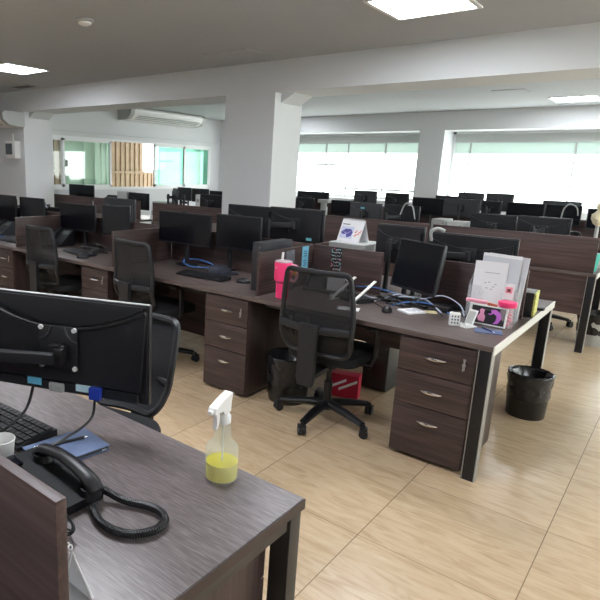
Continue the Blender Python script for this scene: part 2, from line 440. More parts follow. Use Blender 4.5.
def aircon(loc, rz, length, label):
    t = thing('air_conditioner', label, 'air conditioner', loc, rz)
    prof = [(0, 0), (0, .23), (-.36, .23), (-.40, .19), (-.38, .10), (-.28, .02), (-.1, 0)]
    MB().prism(prof, -length/2+.1, length/2-.1, 'yz').build('housing', M['white'], t)
    pr2 = [(y*1.0, z) for y, z in prof]
    for s in (-1, 1):
        x0 = s*(length/2-.1); x1 = s*length/2
        MB().prism(pr2, min(x0, x1), max(x0, x1), 'yz').build('end_cap', M['pale'], t)
    for k in range(3):
        y, z = -.335+.045*k, .062-.03*k
        MB().box((0, 0, 0), (length-.4, .02, .008), mtx=T((0, -.385+.05*k, .075-.027*k)) @ RX(-35)).build('louvre', M['pale'], t)
    return t
aircon((WL+.02, 8.78, 2.455), PI/2, 2.2, 'long white air conditioner under the ceiling above the left window')
t = aircon((-9.35, 5.31, 2.13), 0, 1.55, 'white air conditioner at the left edge above the electrical box')
MB().prism([(-.07+.05*math.cos(a*.52), .10+.035*math.sin(a*.52)) for a in range(12)], -.41, -.402, 'xz', mtx=T((.72, 0, .01))).build('badge', mat('dark_badge', (50, 52, 30), .4), t)
t = thing('electrical_box', 'small white electrical box with grey glazed door on the left wall', 'electrical box', (-8.88, 5.31, 1.77))
MB().box((0, -.055, 0), (.29, .11, .28), bev=.008).build('body', M['white'], t)
MB().box((-.03, -.113, .01), (.2, .008, .18), bev=.003).build('door', mat('smoked_door', (86, 94, 98), .25), t)
MB().cyl((-.02, -.03, .14), (-.02, -.03, .26), .012).build('conduit', M['white'], t)

# ------------------------------------------------------------------ desks
PITCH = 1.476
XR = -.65
def desk(name, x1, yf, depth, label, double=True, first=False, last=False, strip=True, panels=None, width=PITCH, group='bench desks', top='top'):
    """x1 right end, yf front edge; local origin at right front corner on the floor"""
    t = thing(name, label, 'desk', (x1, yf, 0), 0, group)
    W = width; th = .028; zt = .74
    if double:
        hd = depth/2-.012
        for yy in (hd/2, depth-hd/2):
            MB().box((-W/2, yy, zt-th/2), (W-.003, hd, th), bev=.002).build('worktop', M[top], t)
    else:
        MB().box((-W/2, depth/2, zt-th/2), (W-.003, depth, th), bev=.002).build('worktop', M[top], t)
    fm = M['steel'] if strip else M['darkframe']
    def endframe(x):
        for y in (.028, depth-.028):
            lg = MB(); lg.box((x, y, (zt-th)/2), (.058, .048, zt-th), bev=.002); l = lg.build('leg', M['legblack'] if strip else M['darkframe'], t)
            if strip:
                for s in (-1, 1): MB().box((x+s*.031, y, (zt-th)/2), (.004, .058, zt-th)).build('flange', M['steel'], l)
            MB().box((x, y, .006), (.052, .05, .012)).build('foot', M['legblack'], l)
        MB().box((x, depth/2, zt-th-.022), (.046, depth-.116, .044), bev=.002).build('end_rail', fm, t)
    if first:
        endframe(-.034)
        if strip: MB().box((.003, depth/2, zt-.021), (.006, depth, .045)).build('end_strip', mat('pale_edge', (222, 221, 216), .35), t)
    if not strip: MB().box((.0015, depth/2, zt-th/2), (.003, depth, th)).build('edge_band', mat('brown_edge', (58, 45, 43), .45), t)
    if last: endframe(-W+.034)
    mid = depth/2 if double else .03
    if double and first and strip:
        MB().box((-W/2-.26, mid, .545), (W-.54, .018, .32)).build('modesty_panel', M['screenwood'], t)
    elif double: MB().box((-W/2, mid, .39), (W-.006, .018, .60)).build('modesty_panel', M['screenwood'], t)
    else: MB().box((-W/2, mid, .53), (W-.1, .018, .36)).build('modesty_panel', M['screenwood'], t)
    for y in ((.10, depth-.10) if double else (depth-.1,)):
        MB().box((-W/2, y, zt-th-.02), (W-.1, .03, .04)).build('rail', M['legblack'], t)
    for (xa, xb, ztop) in (panels or []):
        MB().box(((xa+xb)/2, mid, (zt+ztop)/2), (xb-xa, .02, ztop-zt), bev=.0015).build('privacy_screen', M['screenwood'], t)
    return t
def divider(t, x, y0, y1, ztop=1.032):
    MB().box((x, (y0+y1)/2, (.74+ztop)/2), (.02, y1-y0, ztop-.74), bev=.0015).build('side_screen', M['woody'], t)
YA = 2.945; DA = 1.491
names = ['bench desk with pink tumbler and acrylic paper holder, at the end of the middle row',
         'bench desk with blue cable loop and two black screens, second in its row',
         'bench desk behind the chair, third from the aisle end of the middle row',
         'bench desk with a phone at the left edge, fourth from the aisle end',
         'bench desk at the far left end of the middle row']
for k in range(5):
    w = PITCH
    pn = [(-w+.012, -.93, 1.032), (-.64, -.04, 1.032)] if k == 0 else [(-w+.012, -.012, 1.032)]
    d = desk('bench_desk', XR-k*PITCH, YA, DA, names[k], True, k == 0, k == 4, True, pn)
    divider(d, -w, .05, .73)
    divider(d, -w, .765, 1.44)
# near desk
d = desk('bench_desk', -.637, -.259, 1.414, 'near bench desk carrying the spray bottle, telephone and monitor seen from behind', True, True, True, False, [(-PITCH+.012, -.028, 1.05)], group='bench desks', top='neartop_sheen')
# row B
YBD = 6.05
bl = ['single bench desk with tall screen panel at the right edge, white bin beneath', 'bench desk behind the calendar, just right of the white pillar',
      None, 'bench desk left of the white pillar under a row of monitor backs', 'bench desk panel behind the left monitors, below the left window']
for x1, w, lb, fst in ((-.60, 1.50, bl[0], True), (-2.10, 1.5, bl[1], False), (-3.60, 1.15, 'bench desk hidden behind the white pillar', False), (-4.75, 1.60, bl[3], False), (-6.60, 1.2, bl[4], False), (-7.80, 1.2, 'bench desk farthest left beneath the left window', False)):
    desk('bench_desk', x1, YBD, .75, lb, False, fst, True, True, [(-w+.01, -.03, 1.06 if x1 > -3 else 1.03)], w)
# row C
for k, x1 in enumerate((-.60, -2.10, -3.60, -5.10, -6.60)):
    desk('bench_desk', x1, 8.5, 1.49, ['bench desk before the right windows, nearest the right edge', 'bench desk before the right windows, left of the last one',
      'bench desk in the window row below the wall pillar', 'bench desk in the window row, beside the white pillar', 'bench desk in the window row hidden behind the white pillar'][k], True, k == 0, k == 4, True, [(-1.49, -.03, 1.03)], 1.5)

# ------------------------------------------------------------------ drawer pedestals
def pedestal(x0, x1, y, label, keys=True, depth=.5, facing=0, h=.70):
    w = x1-x0
    t = thing('drawer_pedestal', label, 'drawer unit', ((x0+x1)/2, y, 0), facing, 'drawer pedestals')
    b = MB(); b.box((0, depth/2+.018, .02+h/2-.01), (w, depth, h-.02), bev=.002); b.build('carcass', M['woodz'], t)
    MB().box((0, depth/2+.02, .011), (w-.04, depth-.06, .022)).build('plinth', M['black'], t)
    z = h; 
    for i, dh in enumerate((.19, .19, .295)):
        dr = MB().box((0, .009, z-dh/2), (w-.006, .018, dh-.005), bev=.002).build('drawer', M['wood'], t)
        zc = z-dh/2 if i < 2 else z-.085
        pts = [(-.055+.011*j, -.004-.02*math.sin(PI*j/10), zc+.004*math.sin(PI*j/10)) for j in range(11)]
        MB().tube(pts, [.003+.0045*math.sin(PI*j/10) for j in range(11)], 8, flat=1.4).build('handle', M['chrome'], dr)
        if i == 0:
            MB().cyl((w/2-.05, 0, z-.06), (w/2-.05, -.012, z-.06), .009).build('lock', M['chrome'], dr)
            if keys:
                kk = MB(); kk.box((w/2-.05, -.016, z-.07), (.008, .003, .022)); kk.cyl((w/2-.05, -.018, z-.086), (w/2-.05, -.021, z-.086), .009)
                kk.box((w/2-.053, -.02, z-.103), (.006, .002, .03)); kk.box((w/2-.046, -.021, z-.10), (.005, .002, .026))
                kk.build('key', M['steel'], dr)
        z -= dh
    return t
pedestal(-1.125, -.725, 2.962, 'three-drawer dark wood pedestal at the aisle end of the middle row')
pedestal(-2.545, -2.165, 2.962, 'three-drawer dark wood pedestal left of the black bin and chair')
pedestal(-3.985, -3.625, 2.962, 'drawer pedestal between the two chairs on the left')
pedestal(-5.44, -5.10, 2.962, 'drawer pedestal at the left edge of the photo', True)
pedestal(-1.10, -.70, 1.09, 'drawer pedestal under the near desk with the spray bottle', False, facing=PI)

# ------------------------------------------------------------------ chairs
def chair(loc, rz, label, base_rot=0, cat='office chair', back_tilt=8, cloth='mesh', dz=0, arms=True, taper=0):
    """faces +y at rz 0; origin on the floor below the gas lift"""
    t = thing('office_chair', label, cat, loc, R(rz), 'black mesh-backed office chairs')
    # five-star base
    hub = MB(); hub.cyl((0, 0, .075), (0, 0, .135), .042, .036, 20); hub.build('hub', M['black'], t)
    for k in range(5):
        a = R(base_rot+72*k); ca, sa = math.cos(a), math.sin(a)
        sp = MB(); sp.tube([(.03*ca, .03*sa, .11), (.16*ca, .16*sa, .10), (.30*ca, .30*sa, .078)], [.034, .031, .024], 10, flat=.75)
        s_ = sp.build('base_leg', M['black'], t)
        cx, cy = .315*ca, .315*sa
        cs = MB(); mt = T((cx, cy, .028)) @ RZ(base_rot+72*k+40)
        for dy in (-.014, .014): cs.cyl((0, dy-.009, 0), (0, dy+.009, 0), .027, None, 16, mtx=mt)
        cs.cyl((0, 0, .01), (0, 0, .055), .009, None, 10, mtx=mt)
        cs.box((0, 0, .03), (.045, .05, .014), mtx=mt, bev=.005)
        cs.build('caster', M['black2'], s_)
    g = MB(); g.cyl((0, 0, .12), (0, 0, .26), .026, None, 16); g.cyl((0, 0, .26), (0, 0, .40), .016, None, 16)
    g.build('gas_lift', M['black'], t)
    m = MB(); m.box((0, -.02, .405), (.17, .22, .045), bev=.012); m.tube([(.08, .02, .405), (.2, .03, .40), (.25, .03, .392)], .007, 8)
    m.build('mechanism', M['black2'], t)
    # seat cushion
    st = MB(); prof = rrect(.48, .46, .11, 6)
    rings = [(.92, .425), (.99, .44), (1.0, .47), (.97, .488), (.88, .496)]
    vs = []; n = len(prof)
    for s, z in rings: vs += [(x*s, y*s+.03, z-(.018 if y > .15 else 0)*max(0, (y-.1))*3) for x, y in prof]
    fs = [(i*n+k, i*n+(k+1) % n, (i+1)*n+(k+1) % n, (i+1)*n+k) for i in range(len(rings)-1) for k in range(n)]
    fs += [tuple(range(n-1, -1, -1)), tuple((len(rings)-1)*n+k for k in range(n))]
    st._add(vs, fs); st.build('seat', M['fabric'], t)
    # backrest: curved outline in the plane of the back
    zb, zt = .50, 1.0+dz
    def bk(u, v):
        """u across (-1..1), v up (0..1) -> point on the curved back"""
        hw = .215+.018*math.sin(PI*min(1, v*1.1))-.012*v-taper*(1-v)
        y = -.245-.012*math.sin(PI*v)-math.tan(R(back_tilt))*(v-.25)*(zt-zb)+.035*u*u-.03*math.exp(-((v-.25)/.18)**2)
        return Vector((u*hw, y, zb+(zt-zb)*v))
    out = []
    RR = [(x, (y if y < 0 else (1-(1-y)*.62) if y > .62 else y)) for x, y in rrect(2, 2, .30, 6)]
    RR = [((math.copysign(min(1, abs(x)+.0), x) if y < 0 else math.copysign(1-(1-abs(x))*.62, x)), y) for x, y in RR]
    for x, y in RR: out.append(bk(x, (y+1)/2))
    fr = MB(); k = len(out)
    dense = []
    for i in range(k):
        a, b2 = out[i], out[(i+1) % k]
        nseg = 8 if (a-b2).length > .1 else 1
        pa, pb = RR[i], RR[(i+1) % k]
        for j in range(nseg):
            q = j/nseg; dense.append(bk(pa[0]+(pb[0]-pa[0])*q, ((pa[1]+(pb[1]-pa[1])*q)+1)/2))
    fr.tube(dense, .016, 8, closed=True, flat=1.0)
    fr.build('back_frame', M['black2'], t)
    me = MB(); nu, nv = 12, 14; vs = []
    for j in range(nv+1):
        for i in range(nu+1):
            u, v = -1+2*i/nu, j/nv
            lim = 1.0
            e = abs(2*v-1)
            if v < .5 and e > .70: lim = 1-.30*(1-math.sqrt(max(0, 1-((e-.70)/.30)**2)))
            if v > .5 and e > .81: lim = 1-.19*(1-math.sqrt(max(0, 1-((e-.81)/.19)**2)))
            vs.append(bk(u*lim*.97, .02+.96*v))
    fs = [(j*(nu+1)+i, j*(nu+1)+i+1, (j+1)*(nu+1)+i+1, (j+1)*(nu+1)+i) for j in range(nv) for i in range(nu)]
    me._add(vs, fs); mo = me.build('backrest', M[cloth], t)
    # lumbar bar and spine plate on the rear
    lb = MB(); lb.tube([bk(-.97, .33)+Vector((0, -.004, 0)), bk(-.5, .335)+Vector((0, -.022, 0)), bk(0, .33)+Vector((0, -.03, 0)), bk(.5, .335)+Vector((0, -.022, 0)), bk(.97, .33)+Vector((0, -.004, 0))], .018, 8, flat=1.3)
    lb.build('lumbar_bar', M['black2'], t)
    sp = MB()
    y0 = bk(0, .33).y-.045
    sp.prism([(-.062, .70), (.062, .70), (.056, .60), (.054, .36), (.045, .325), (-.045, .325), (-.054, .36), (-.056, .60)], y0-.014, y0+.016, 'xz')
    sp.box((0, (y0-.1)/2, .375), (.085, -y0-.09, .03), bev=.008)
    sp.build('spine', M['black2'], t)
    for s in ((-1, 1) if arms else ()):
        ar = MB(); ar.tube([(s*.2, .0, .425), (s*.265, .0, .43), (s*.285, .0, .48), (s*.285, -.01, .655)], .02, 8, flat=.6)
        ao = ar.build('arm', M['black2'], t)
        MB().box((s*.283, .02, .672), (.075, .24, .028), bev=.012).build('arm_pad', M['black'], ao)
    return t
chair((-1.605, 3.10, 0), 3, 'black mesh office chair in the middle before the pink tumbler', 197)
chair((-3.17, 3.10, 0), -4, 'black mesh office chair pulled up to the desk with the blue cable loop', 262+72)
chair((-4.42, 3.10, 0), 0, 'black mesh office chair farthest left, partly behind the near monitor', 30)
chair((-1.745, 1.36, 0), 193, 'large black office chair right behind the near monitor, facing us', 20, back_tilt=19, cloth='fabric', dz=-.10, arms=False, taper=.05)
chair((-1.16, 6.98, 0), 172, 'black chair whose casters show beneath the far right desk panel', -12)
chair((-8.42, 6.80, 0), 182, 'dark chair back beside the lone screen below the left window', 10)

# ------------------------------------------------------------------ monitors
def monitor(label, x, y, ztop, w, h, rz=0, post=None, stand=False, tilt=0, back='case', zdesk=.74, screws=True, plate=True, sticker=None, detail=True, group='computer monitors', screen=None):
    """screen faces -y at rz 0; (x, y) is the middle of the screen"""
    zc = ztop-h/2
    root = Vector((x, y, zdesk))
    d = Vector((math.sin(R(rz)), -math.cos(R(rz)), 0))        # the way the screen faces
    if stand: root = Vector((x, y, zdesk))-d*.06
    elif post: root = Vector((post[0], post[1], zdesk))
    else: root = Vector((x, y, zdesk))-d*.13
    t = thing('monitor', label, 'monitor', root, 0, group)
    mt = T(Vector((x, y, zc))-root) @ RZ(rz) @ RX(tilt)
    bm = M[back]
    MB().box((0, .008, 0), (w, .016, h), mtx=mt, bev=.003).build('casing', bm, t)
    MB().box((0, -.0008, .004), (w-.02, .002, h-.026), mtx=mt).build('screen', screen or M['screen'], t)
    # sagging upper ridge and thicker lower back
    pts = [(-w*.485, h*.47), (w*.485, h*.47)]
    MB().prism([(w*.485, h*.47), (w*.485, -h*.46), (-w*.485, -h*.46), (-w*.485, h*.47)], .016, .024, 'xz', mtx=mt).build('back_cover', bm, t)
    ns = 14
    top = [(-w*.46+w*.92*i/ns, h*.36-h*.20*(1-((2*i/ns)-1)**2)) for i in range(ns+1)]
    MB().prism(top+[(w*.46, -h*.40), (-w*.46, -h*.40)], .022, .040, 'xz', mtx=mt).build('back_bulge', bm, t)
    if plate:
        vp = MB().box((0, .043, -.01*0), (.105, .008, .105), mtx=mt, bev=.003).build('mount_plate', M['black2'], t)
        if screws:
            for sx in (-1, 1):
                for sz in (-1, 1): MB().cyl((sx*.042, .046, sz*.042), (sx*.042, .052, sz*.042), .0055, None, 10, mtx=mt).build('screw', M['chrome'], vp)
    if sticker: MB().box((sticker[0], .0405, sticker[1]), (.05, .002, .022), mtx=mt).build('sticker', mat('cyan_sticker', (120, 200, 215), .5), t)
    hub = mt @ Vector((0, .05, 0))
    if stand:
        st = MB(); nk = Vector((hub.x, hub.y, 0))
        st.box((nk.x, nk.y, (hub.z)/2+.005), (.035, .02, hub.z), bev=.004); st.build('stand_neck', M['black2'], t)
        MB().lathe([(.10, 0), (.10, .006), (.085, .012), (.02, .016)], 28, mtx=T((nk.x, nk.y, 0)) @ Matrix.Diagonal((1.1, .85, 1, 1))).build('stand_base', M['black'], t)
    else:
        p = Vector((0, 0, 0))
        po = MB(); po.cyl((0, 0, .0), (0, 0, max(.12, hub.z+.05)), .017, None, 14); po.build('post', M['black2'], t)
        MB().box((0, 0, .006), (.075, .075, .012), bev=.003).build('clamp', M['black2'], t)
        a = MB(); q = Vector((0, 0, hub.z)); e = hub; dd = e-q
        if dd.length > .03:
            ang = math.degrees(math.atan2(dd.y, dd.x))
            a.box((dd.length/2, 0, 0), (dd.length, .03, .04), mtx=T(q) @ RZ(ang), bev=.008)
        a.cyl(q-Vector((0, 0, .03)), q+Vector((0, 0, .03)), .024, None, 14)
        a.cyl(e-Vector((0, 0, .03)), e+Vector((0, 0, .03)), .02, None, 14)
        a.build('arm', M['black2'], t)
    return t, mt

# the middle row, screens towards us
m1, k1 = monitor('black screen on a round foot, left of the pair by the blue cable loop', -3.275, 3.50, 1.19, .60, .272, 0, stand=True)
MB().box((0, .004, .142), (.05, .014, .012), mtx=k1, bev=.002).build('webcam', M['black2'], m1)
monitor('black screen on an arm, right of the pair by the blue cable loop', -2.72, 3.53, 1.205, .445, .272, 0, post=(-2.86, 3.62))
monitor('tilted squarish black screen behind the notepad and mouse, right middle', -1.285, 3.515, 1.155, .40, .315, -29, post=(-1.40, 3.66), tilt=-9)
monitor('dark screen left of the rotated one, behind the leftmost chair', -4.80, 3.53, 1.168, .555, .275, 3, post=(-4.80, 3.63))
monitor('dark narrow-looking screen turned aside, behind the second chair', -4.225, 3.56, 1.187, .285, .285, 32, post=(-4.30, 3.63))
monitor('black screen cut by the left edge of the photo', -6.24, 3.52, 1.187, .58, .30, 0, post=(-6.30, 3.63))
monitor('black screen with a white tag, second from the left edge', -5.70, 3.57, 1.18, .46, .29, 2, post=(-5.70, 3.64))
# the far side of the middle row, backs towards us
monitor('dark monitor back just left of the one with the crossed arm, before the pillar', -2.93, 3.98, 1.258, .48, .29, 180, post=(-2.93, 3.80))
monitor('monitor back with a ridged curve and shiny arm, before the pillar foot', -2.455, 3.97, 1.266, .505, .27, 181, post=(-2.62, 3.80), sticker=(-.14, -.10))
monitor('dark monitor back behind the squarish tilted screen', -1.585, 3.97, 1.205, .36, .28, 176, post=(-1.60, 3.82), screws=False)
monitor('wide monitor back behind the acrylic paper holder', -1.105, 3.97, 1.182, .57, .275, 180, post=(-1.40, 3.82))
monitor('grey monitor back rising behind the narrow turned screen, left of the middle', -4.66, 3.99, 1.222, .49, .29, 180, back='grey', post=(-4.60, 3.80), screws=False)
monitor('low dark monitor back behind the leftmost side screen', -5.86, 3.95, 1.055, .66, .24, 180, post=(-5.86, 3.82), screws=False)
# the right middle row, backs towards us
monitor('grey monitor back with a pale label plate, right of the desk calendar', -3.035, 6.45, 1.214, .41, .26, 180, back='grey', post=(-3.0, 6.25), sticker=(.03, .07))
monitor('dark turned monitor back with a cyan sticker, beside the grey one', -2.585, 6.43, 1.216, .45, .27, 171, post=(-2.7, 6.25), sticker=(-.12, -.11))
monitor('charcoal monitor back with four screws above the long dark panel', -1.61, 6.45, 1.187, .445, .27, 180, back='case', post=(-1.55, 6.25))
monitor('wide dark monitor back with two bright screws above the right end of the panel', -1.146, 6.45, 1.193, .465, .27, 180, post=(-1.2, 6.25))
# window row
GW = 'monitors in the window row'
for lb, xa, xb, y, zt, rz, bk in (
    ('black screen right of the pillar in the window row, above the calendar', -4.90, -4.40, 9.0, 1.097, 0, 'case'),
    ('black screen under the pale wall pillar between the windows', -3.468, -2.975, 9.0, 1.222, 0, 'case'),
    ('broad grey monitor back just right of the pale wall pillar', -2.965, -2.45, 9.0, 1.232, 180, 'grey'),
    ('slanting monitor back with a bright rim above the charcoal one', -2.43, -2.13, 8.95, 1.230, 160, 'case'),
    ('black screen in the window row, left of the last large one', -2.10, -1.622, 9.0, 1.226, 0, 'case'),
    ('black screen at the right end of the window row, with a looping cable', -1.61, -1.184, 9.0, 1.228, 0, 'case'),
    ('dark monitor at the right edge under the right window', -1.12, -.70, 9.0, 1.20, 0, 'grey'),
    ('small dark monitor top against the right window, left of two', -2.966, -2.576, 9.6, 1.317, 180, 'grey'),
    ('small dark monitor top against the right window, right of two', -2.548, -2.153, 9.6, 1.324, 180, 'grey'),
    ('dark monitor back against the right window near the window seam', -1.77, -1.279, 9.62, 1.258, 180, 'grey'),
    ('grey monitor back below the left pane of the pillar-side window, left of two', -4.768, -4.335, 9.6, 1.266, 180, 'grey'),
    ('dark monitor back with small lights beside the pale wall pillar', -4.18, -3.758, 9.6, 1.252, 180, 'case'),
    ('wide dark monitor back right beside the white pillar under the window', -5.963, -5.275, 9.6, 1.20, 180, 'case'),
    ('dark monitor edge between the pale wall pillar and the grey back', -3.354, -2.99, 9.7, 1.245, 180, 'case'),
    ('dark small monitor low beside the white pillar', -5.62, -5.22, 8.98, 1.105, 180, 'case')):
    monitor(lb, (xa+xb)/2, y, zt, xb-xa, .27 if zt > 1.15 else .24, rz, back=bk, screws=False, group=GW)
# left of the pillar
GL = 'monitors below the left window'
for lb, xa, xb, y, zt, rz, bk in (
    ('dark monitor back with a pale logo dot, below the beige cladding', -7.258, -6.75, 6.4, 1.137, 178, 'case'),
    ('grey monitor back rising beside the black clutter, left of the pillar', -6.30, -6.06, 6.42, 1.246, 150, 'grey'),
    ('dark monitor back with two bright screws, touching the left side of the pillar', -5.65, -5.20, 6.4, 1.19, 180, 'case'),
    ('dark screen standing alone before the green glass of the left window', -8.86, -8.16, 6.36, 1.21, 2, 'case'),
    ('dark monitor top below the teal glass, leftmost of three', -8.39, -8.0, 8.75, 1.165, 0, 'case'),
    ('dark monitor top below the teal glass, middle of three', -7.98, -7.52, 8.75, 1.16, 0, 'case'),
    ('dark monitor top below the teal glass, next to the pillar', -7.50, -7.08, 8.75, 1.135, 0, 'case')):
    monitor(lb, (xa+xb)/2, y, zt, xb-xa, .27, rz, back=bk, screws=(lb.find('screws') > 0), group=GL)

# the near monitor, seen from behind
RZN = 203
mc = Vector((-1.415, .982, 1.014))
t = thing('monitor', 'big dark monitor seen from behind on the near desk, with a blue plug', 'monitor', (-1.80, .50, .74))
mt = T(mc-Vector((-1.80, .50, .74))) @ RZ(RZN) @ RX(0)
w, h = .59, .305
MB().box((0, .009, 0), (w, .018, h), mtx=mt, bev=.004).build('casing', M['case'], t)
MB().box((0, -.0008, .004), (w-.02, .002, h-.03), mtx=mt).build('screen', M['screen'], t)
MB().prism([(w*.49, h*.48), (w*.49, -h*.42), (-w*.49, -h*.42), (-w*.49, h*.48)], .018, .024, 'xz', mtx=mt).build('back_cover', M['case'], t)
MB().box((0, .009, h*.5), (w-.01, .012, .002), mtx=mt).build('top_highlight', M['pale'], t)  # pale strip paints the highlight along the top of the casing
ns = 24
curve = [(-w*.49+w*.98*i/ns, h*.445-h*.25*(1-((2*i/ns)-1)**2)) for i in range(ns+1)]
MB().prism(curve+[(w*.46, -h*.36), (-w*.46, -h*.36)], .022, .036, 'xz', mtx=mt).build('back_bulge', M['case'], t)
v = MB(); cs = [(c[0], .037, c[1]-.002) for c in curve]
v.tube(cs, .006, 6, mtx=mt)
for i in range(88):
    q = i/87; x = -w*.47+w*.94*q; z = h*.445-h*.25*(1-(2*q-1)**2)+.006
    v.box((x, .034, z), (.0032, .008, .006), mtx=mt)
v.build('vent_ridge', M['legblack'], t)
vp = MB()
vp.box((-.008, .042, .0), (.13, .006, .135), mtx=mt, bev=.003)
vp = vp.build('mount_plate', M['black2'], t)
for sx in (-1, 1):
    for sz in (-1, 1): MB().cyl((-.008+sx*.057, .045, sz*.06), (-.008+sx*.057, .052, sz*.06), .0075, None, 12, mtx=mt).build('screw', M['white'], vp)  # white puts the glint of the metal screws into their colour
for s in (-1, 1):
    MB().tube([(-.008+s*.064, .046, .022), (-.008+s*.045, .047, .029), (-.008+s*.03, .047, .044), (-.008+s*.024, .046, .066)], .0035, 6, mtx=mt).build('rib', M['grey'], vp)
hb = MB(); hb.box((-.015, .056, -.012), (.055, .024, .05), mtx=mt, bev=.004); hb.box((-.028, .075, -.016), (.03, .02, .05), mtx=mt, bev=.004); hb.cyl((-.02, .05, .006), (-.02, .08, .006), .012, None, 14, mtx=mt)
hb.build('hinge', M['legblack'], t)
pw = mt @ Vector((-.005, .088, -.022)); 
left = (RZ(RZN).to_3x3() @ Vector((1, 0, 0)))
el = pw+left*.36+Vector((0, -.05, -.01))
ar = MB(); dd = el-pw; ang = math.degrees(math.atan2(dd.y, dd.x))
ar.box((dd.length/2, 0, 0), (dd.length+.03, .03, .034), mtx=T(pw) @ RZ(ang) @ RY(1.5), bev=.006)
base = Vector((0, 0, el.z)); d2 = base-el
ar.box((d2.length/2, 0, 0), (d2.length, .03, .034), mtx=T(el) @ RZ(math.degrees(math.atan2(d2.y, d2.x))), bev=.006)
ar.cyl(el-Vector((0, 0, .03)), el+Vector((0, 0, .03)), .022, None, 14)
ar.build('arm', M['black2'], t)
po = MB(); po.cyl((0, 0, .0), (0, 0, el.z+.06), .018, None, 14); po.box((0, 0, .006), (.09, .08, .012), bev=.003); po.build('post', M['black2'], t)
# sockets along the lower lip
MB().box((0, .030, -h*.425), (w*.9, .016, .030), mtx=mt, bev=.003).build('socket_rail', M['case'], t)
MB().box((.085, .0385, -h*.40), (.05, .003, .022), mtx=mt).build('blue_socket', mat('sky_blue', (110, 190, 225), .5), t)
sk = MB(); sk.box((.005, .040, -h*.43), (.052, .014, .030), mtx=mt, bev=.006)
for i in range(5): sk.cyl((-.01+.008*i, .046, -h*.43+.005*(-1)**i), (-.01+.008*i, .051, -h*.43+.005*(-1)**i), .0045, None, 8, mtx=mt)
sk.build('power_socket', M['pale'], t)
MB().box((-.088, .0392, -h*.40), (.052, .003, .022), mtx=mt).build('label_sticker', mat('pale_cyan', (190, 222, 232), .5), t)
pg = MB().box((-.132, .046, -h*.42), (.036, .022, .038), mtx=mt, bev=.003).build('blue_plug', M['vga'], t)
near_root = Vector((-1.80, .50, .74))
plugw = near_root+(mt @ Vector((-.132, .05, -h*.43-.016))); sockw = near_root+(mt @ Vector((.085, .045, -h*.43)))
def cable(pts, r, m, label, name='cable', n=8, group=None, seg=8):
    P = spline(pts, n); c = P[0].copy()
    return tag(MB().tube([p-c for p in P], r, seg).build(name, m, None, c), label, 'cable', group)
cable([plugw, plugw+Vector((.0, -.02, -.06)), (-1.235, .83, .80), (-1.265, .74, .775), (-1.30, .70, .75)], .0042, M['black'], 'black video cable falling from the blue plug past the notebook')
cable([sockw, sockw+Vector((.01, -.03, -.06)), (-1.36, .77, .84), (-1.39, .66, .78), (-1.42, .57, .745)], .0045, M['black'], 'black cable hanging from the near monitor past the white cup')

# ------------------------------------------------------------------ desk things
def keyboard(x, y, rz, label, w=.44, d=.14, z=.74, keys=M['black2'], rows=5):
    t = thing('keyboard', label, 'keyboard', (x, y, z), R(rz), 'keyboards')
    MB().prism([(-d/2, .004), (-d/2, .014), (d/2, .024), (d/2, .004)], -w/2, w/2, 'yz').build('keyboard_base', M['black'], t)
    k = MB(); ncol = 19; kw = (w-.02)/ncol; kd = (d-.016)/rows
    for j in range(rows):
        for i in range(ncol):
            yy = -d/2+.008+kd*(j+.5); zz = .014+.010*(yy+d/2)/d
            if j == 0 and 4 <= i <= 8:
                if i == 6: k.box((-w/2+.01+kw*6.5, yy, zz+.003), (kw*5-.003, kd-.004, .007), bev=.001)
                continue
            k.box((-w/2+.01+kw*(i+.5), yy, zz+.003), (kw-.0035, kd-.004, .007))
    ko = k.build('keycaps', keys, t); ko['kind'] = 'stuff'
    for s in (-1, 1): MB().box((s*(w/2-.03), 0, .002), (.03, d-.02, .004)).build('foot', M['black'], t)
    return t
keyboard(-1.585, .835, 3, 'black keyboard on the near desk under the near monitor')
keyboard(-1.70, 3.42, -24, 'black keyboard beside the white laptop stand', .40)
keyboard(-2.80, 3.22, 3, 'slim black keyboard beside the dark cap on the blue-loop desk', .44, .13)
keyboard(-4.33, 3.20, -12, 'black keyboard behind the leftmost chair', .44)
keyboard(-5.50, 3.17, 0, 'dark keyboard at the far left desk edge', .40)
keyboard(-1.21, 3.66, 12, 'black keyboard lying under the tilted squarish screen', .42, .14)
def mouse(x, y, rz, label, s=1):
    t = thing('computer_mouse', label, 'mouse', (x, y, .74), R(rz), 'computer mice')
    vs = []; n = 16; b = MB()
    rings = [(1, 0), (1.02, .008), (.95, .018), (.75, .028), (.4, .034), (.1, .036)]
    for rr, z in rings:
        for k in range(n):
            a = 2*PI*k/n; vs.append((.031*rr*math.cos(a)*s, .054*rr*math.sin(a)*s-.004*z/.03, z*s))
    fs = [(i*n+k, i*n+(k+1) % n, (i+1)*n+(k+1) % n, (i+1)*n+k) for i in range(len(rings)-1) for k in range(n)]
    fs += [tuple(range(n-1, -1, -1)), tuple((len(rings)-1)*n+k for k in range(n))]
    b._add(vs, fs); b.build('mouse_body', M['black'], t)
    MB().cyl((-.004, .028, .031), (.004, .028, .031), .007, None, 12).build('scroll_wheel', M['grey'], t)
mouse(-1.335, 3.25, 20, 'black computer mouse left of the white notepad')
mouse(-2.46, 3.29, -60, 'black computer mouse beside the dark computer tower')
mouse(-4.11, 3.075, -40, 'dark computer mouse near the second chair on the left')

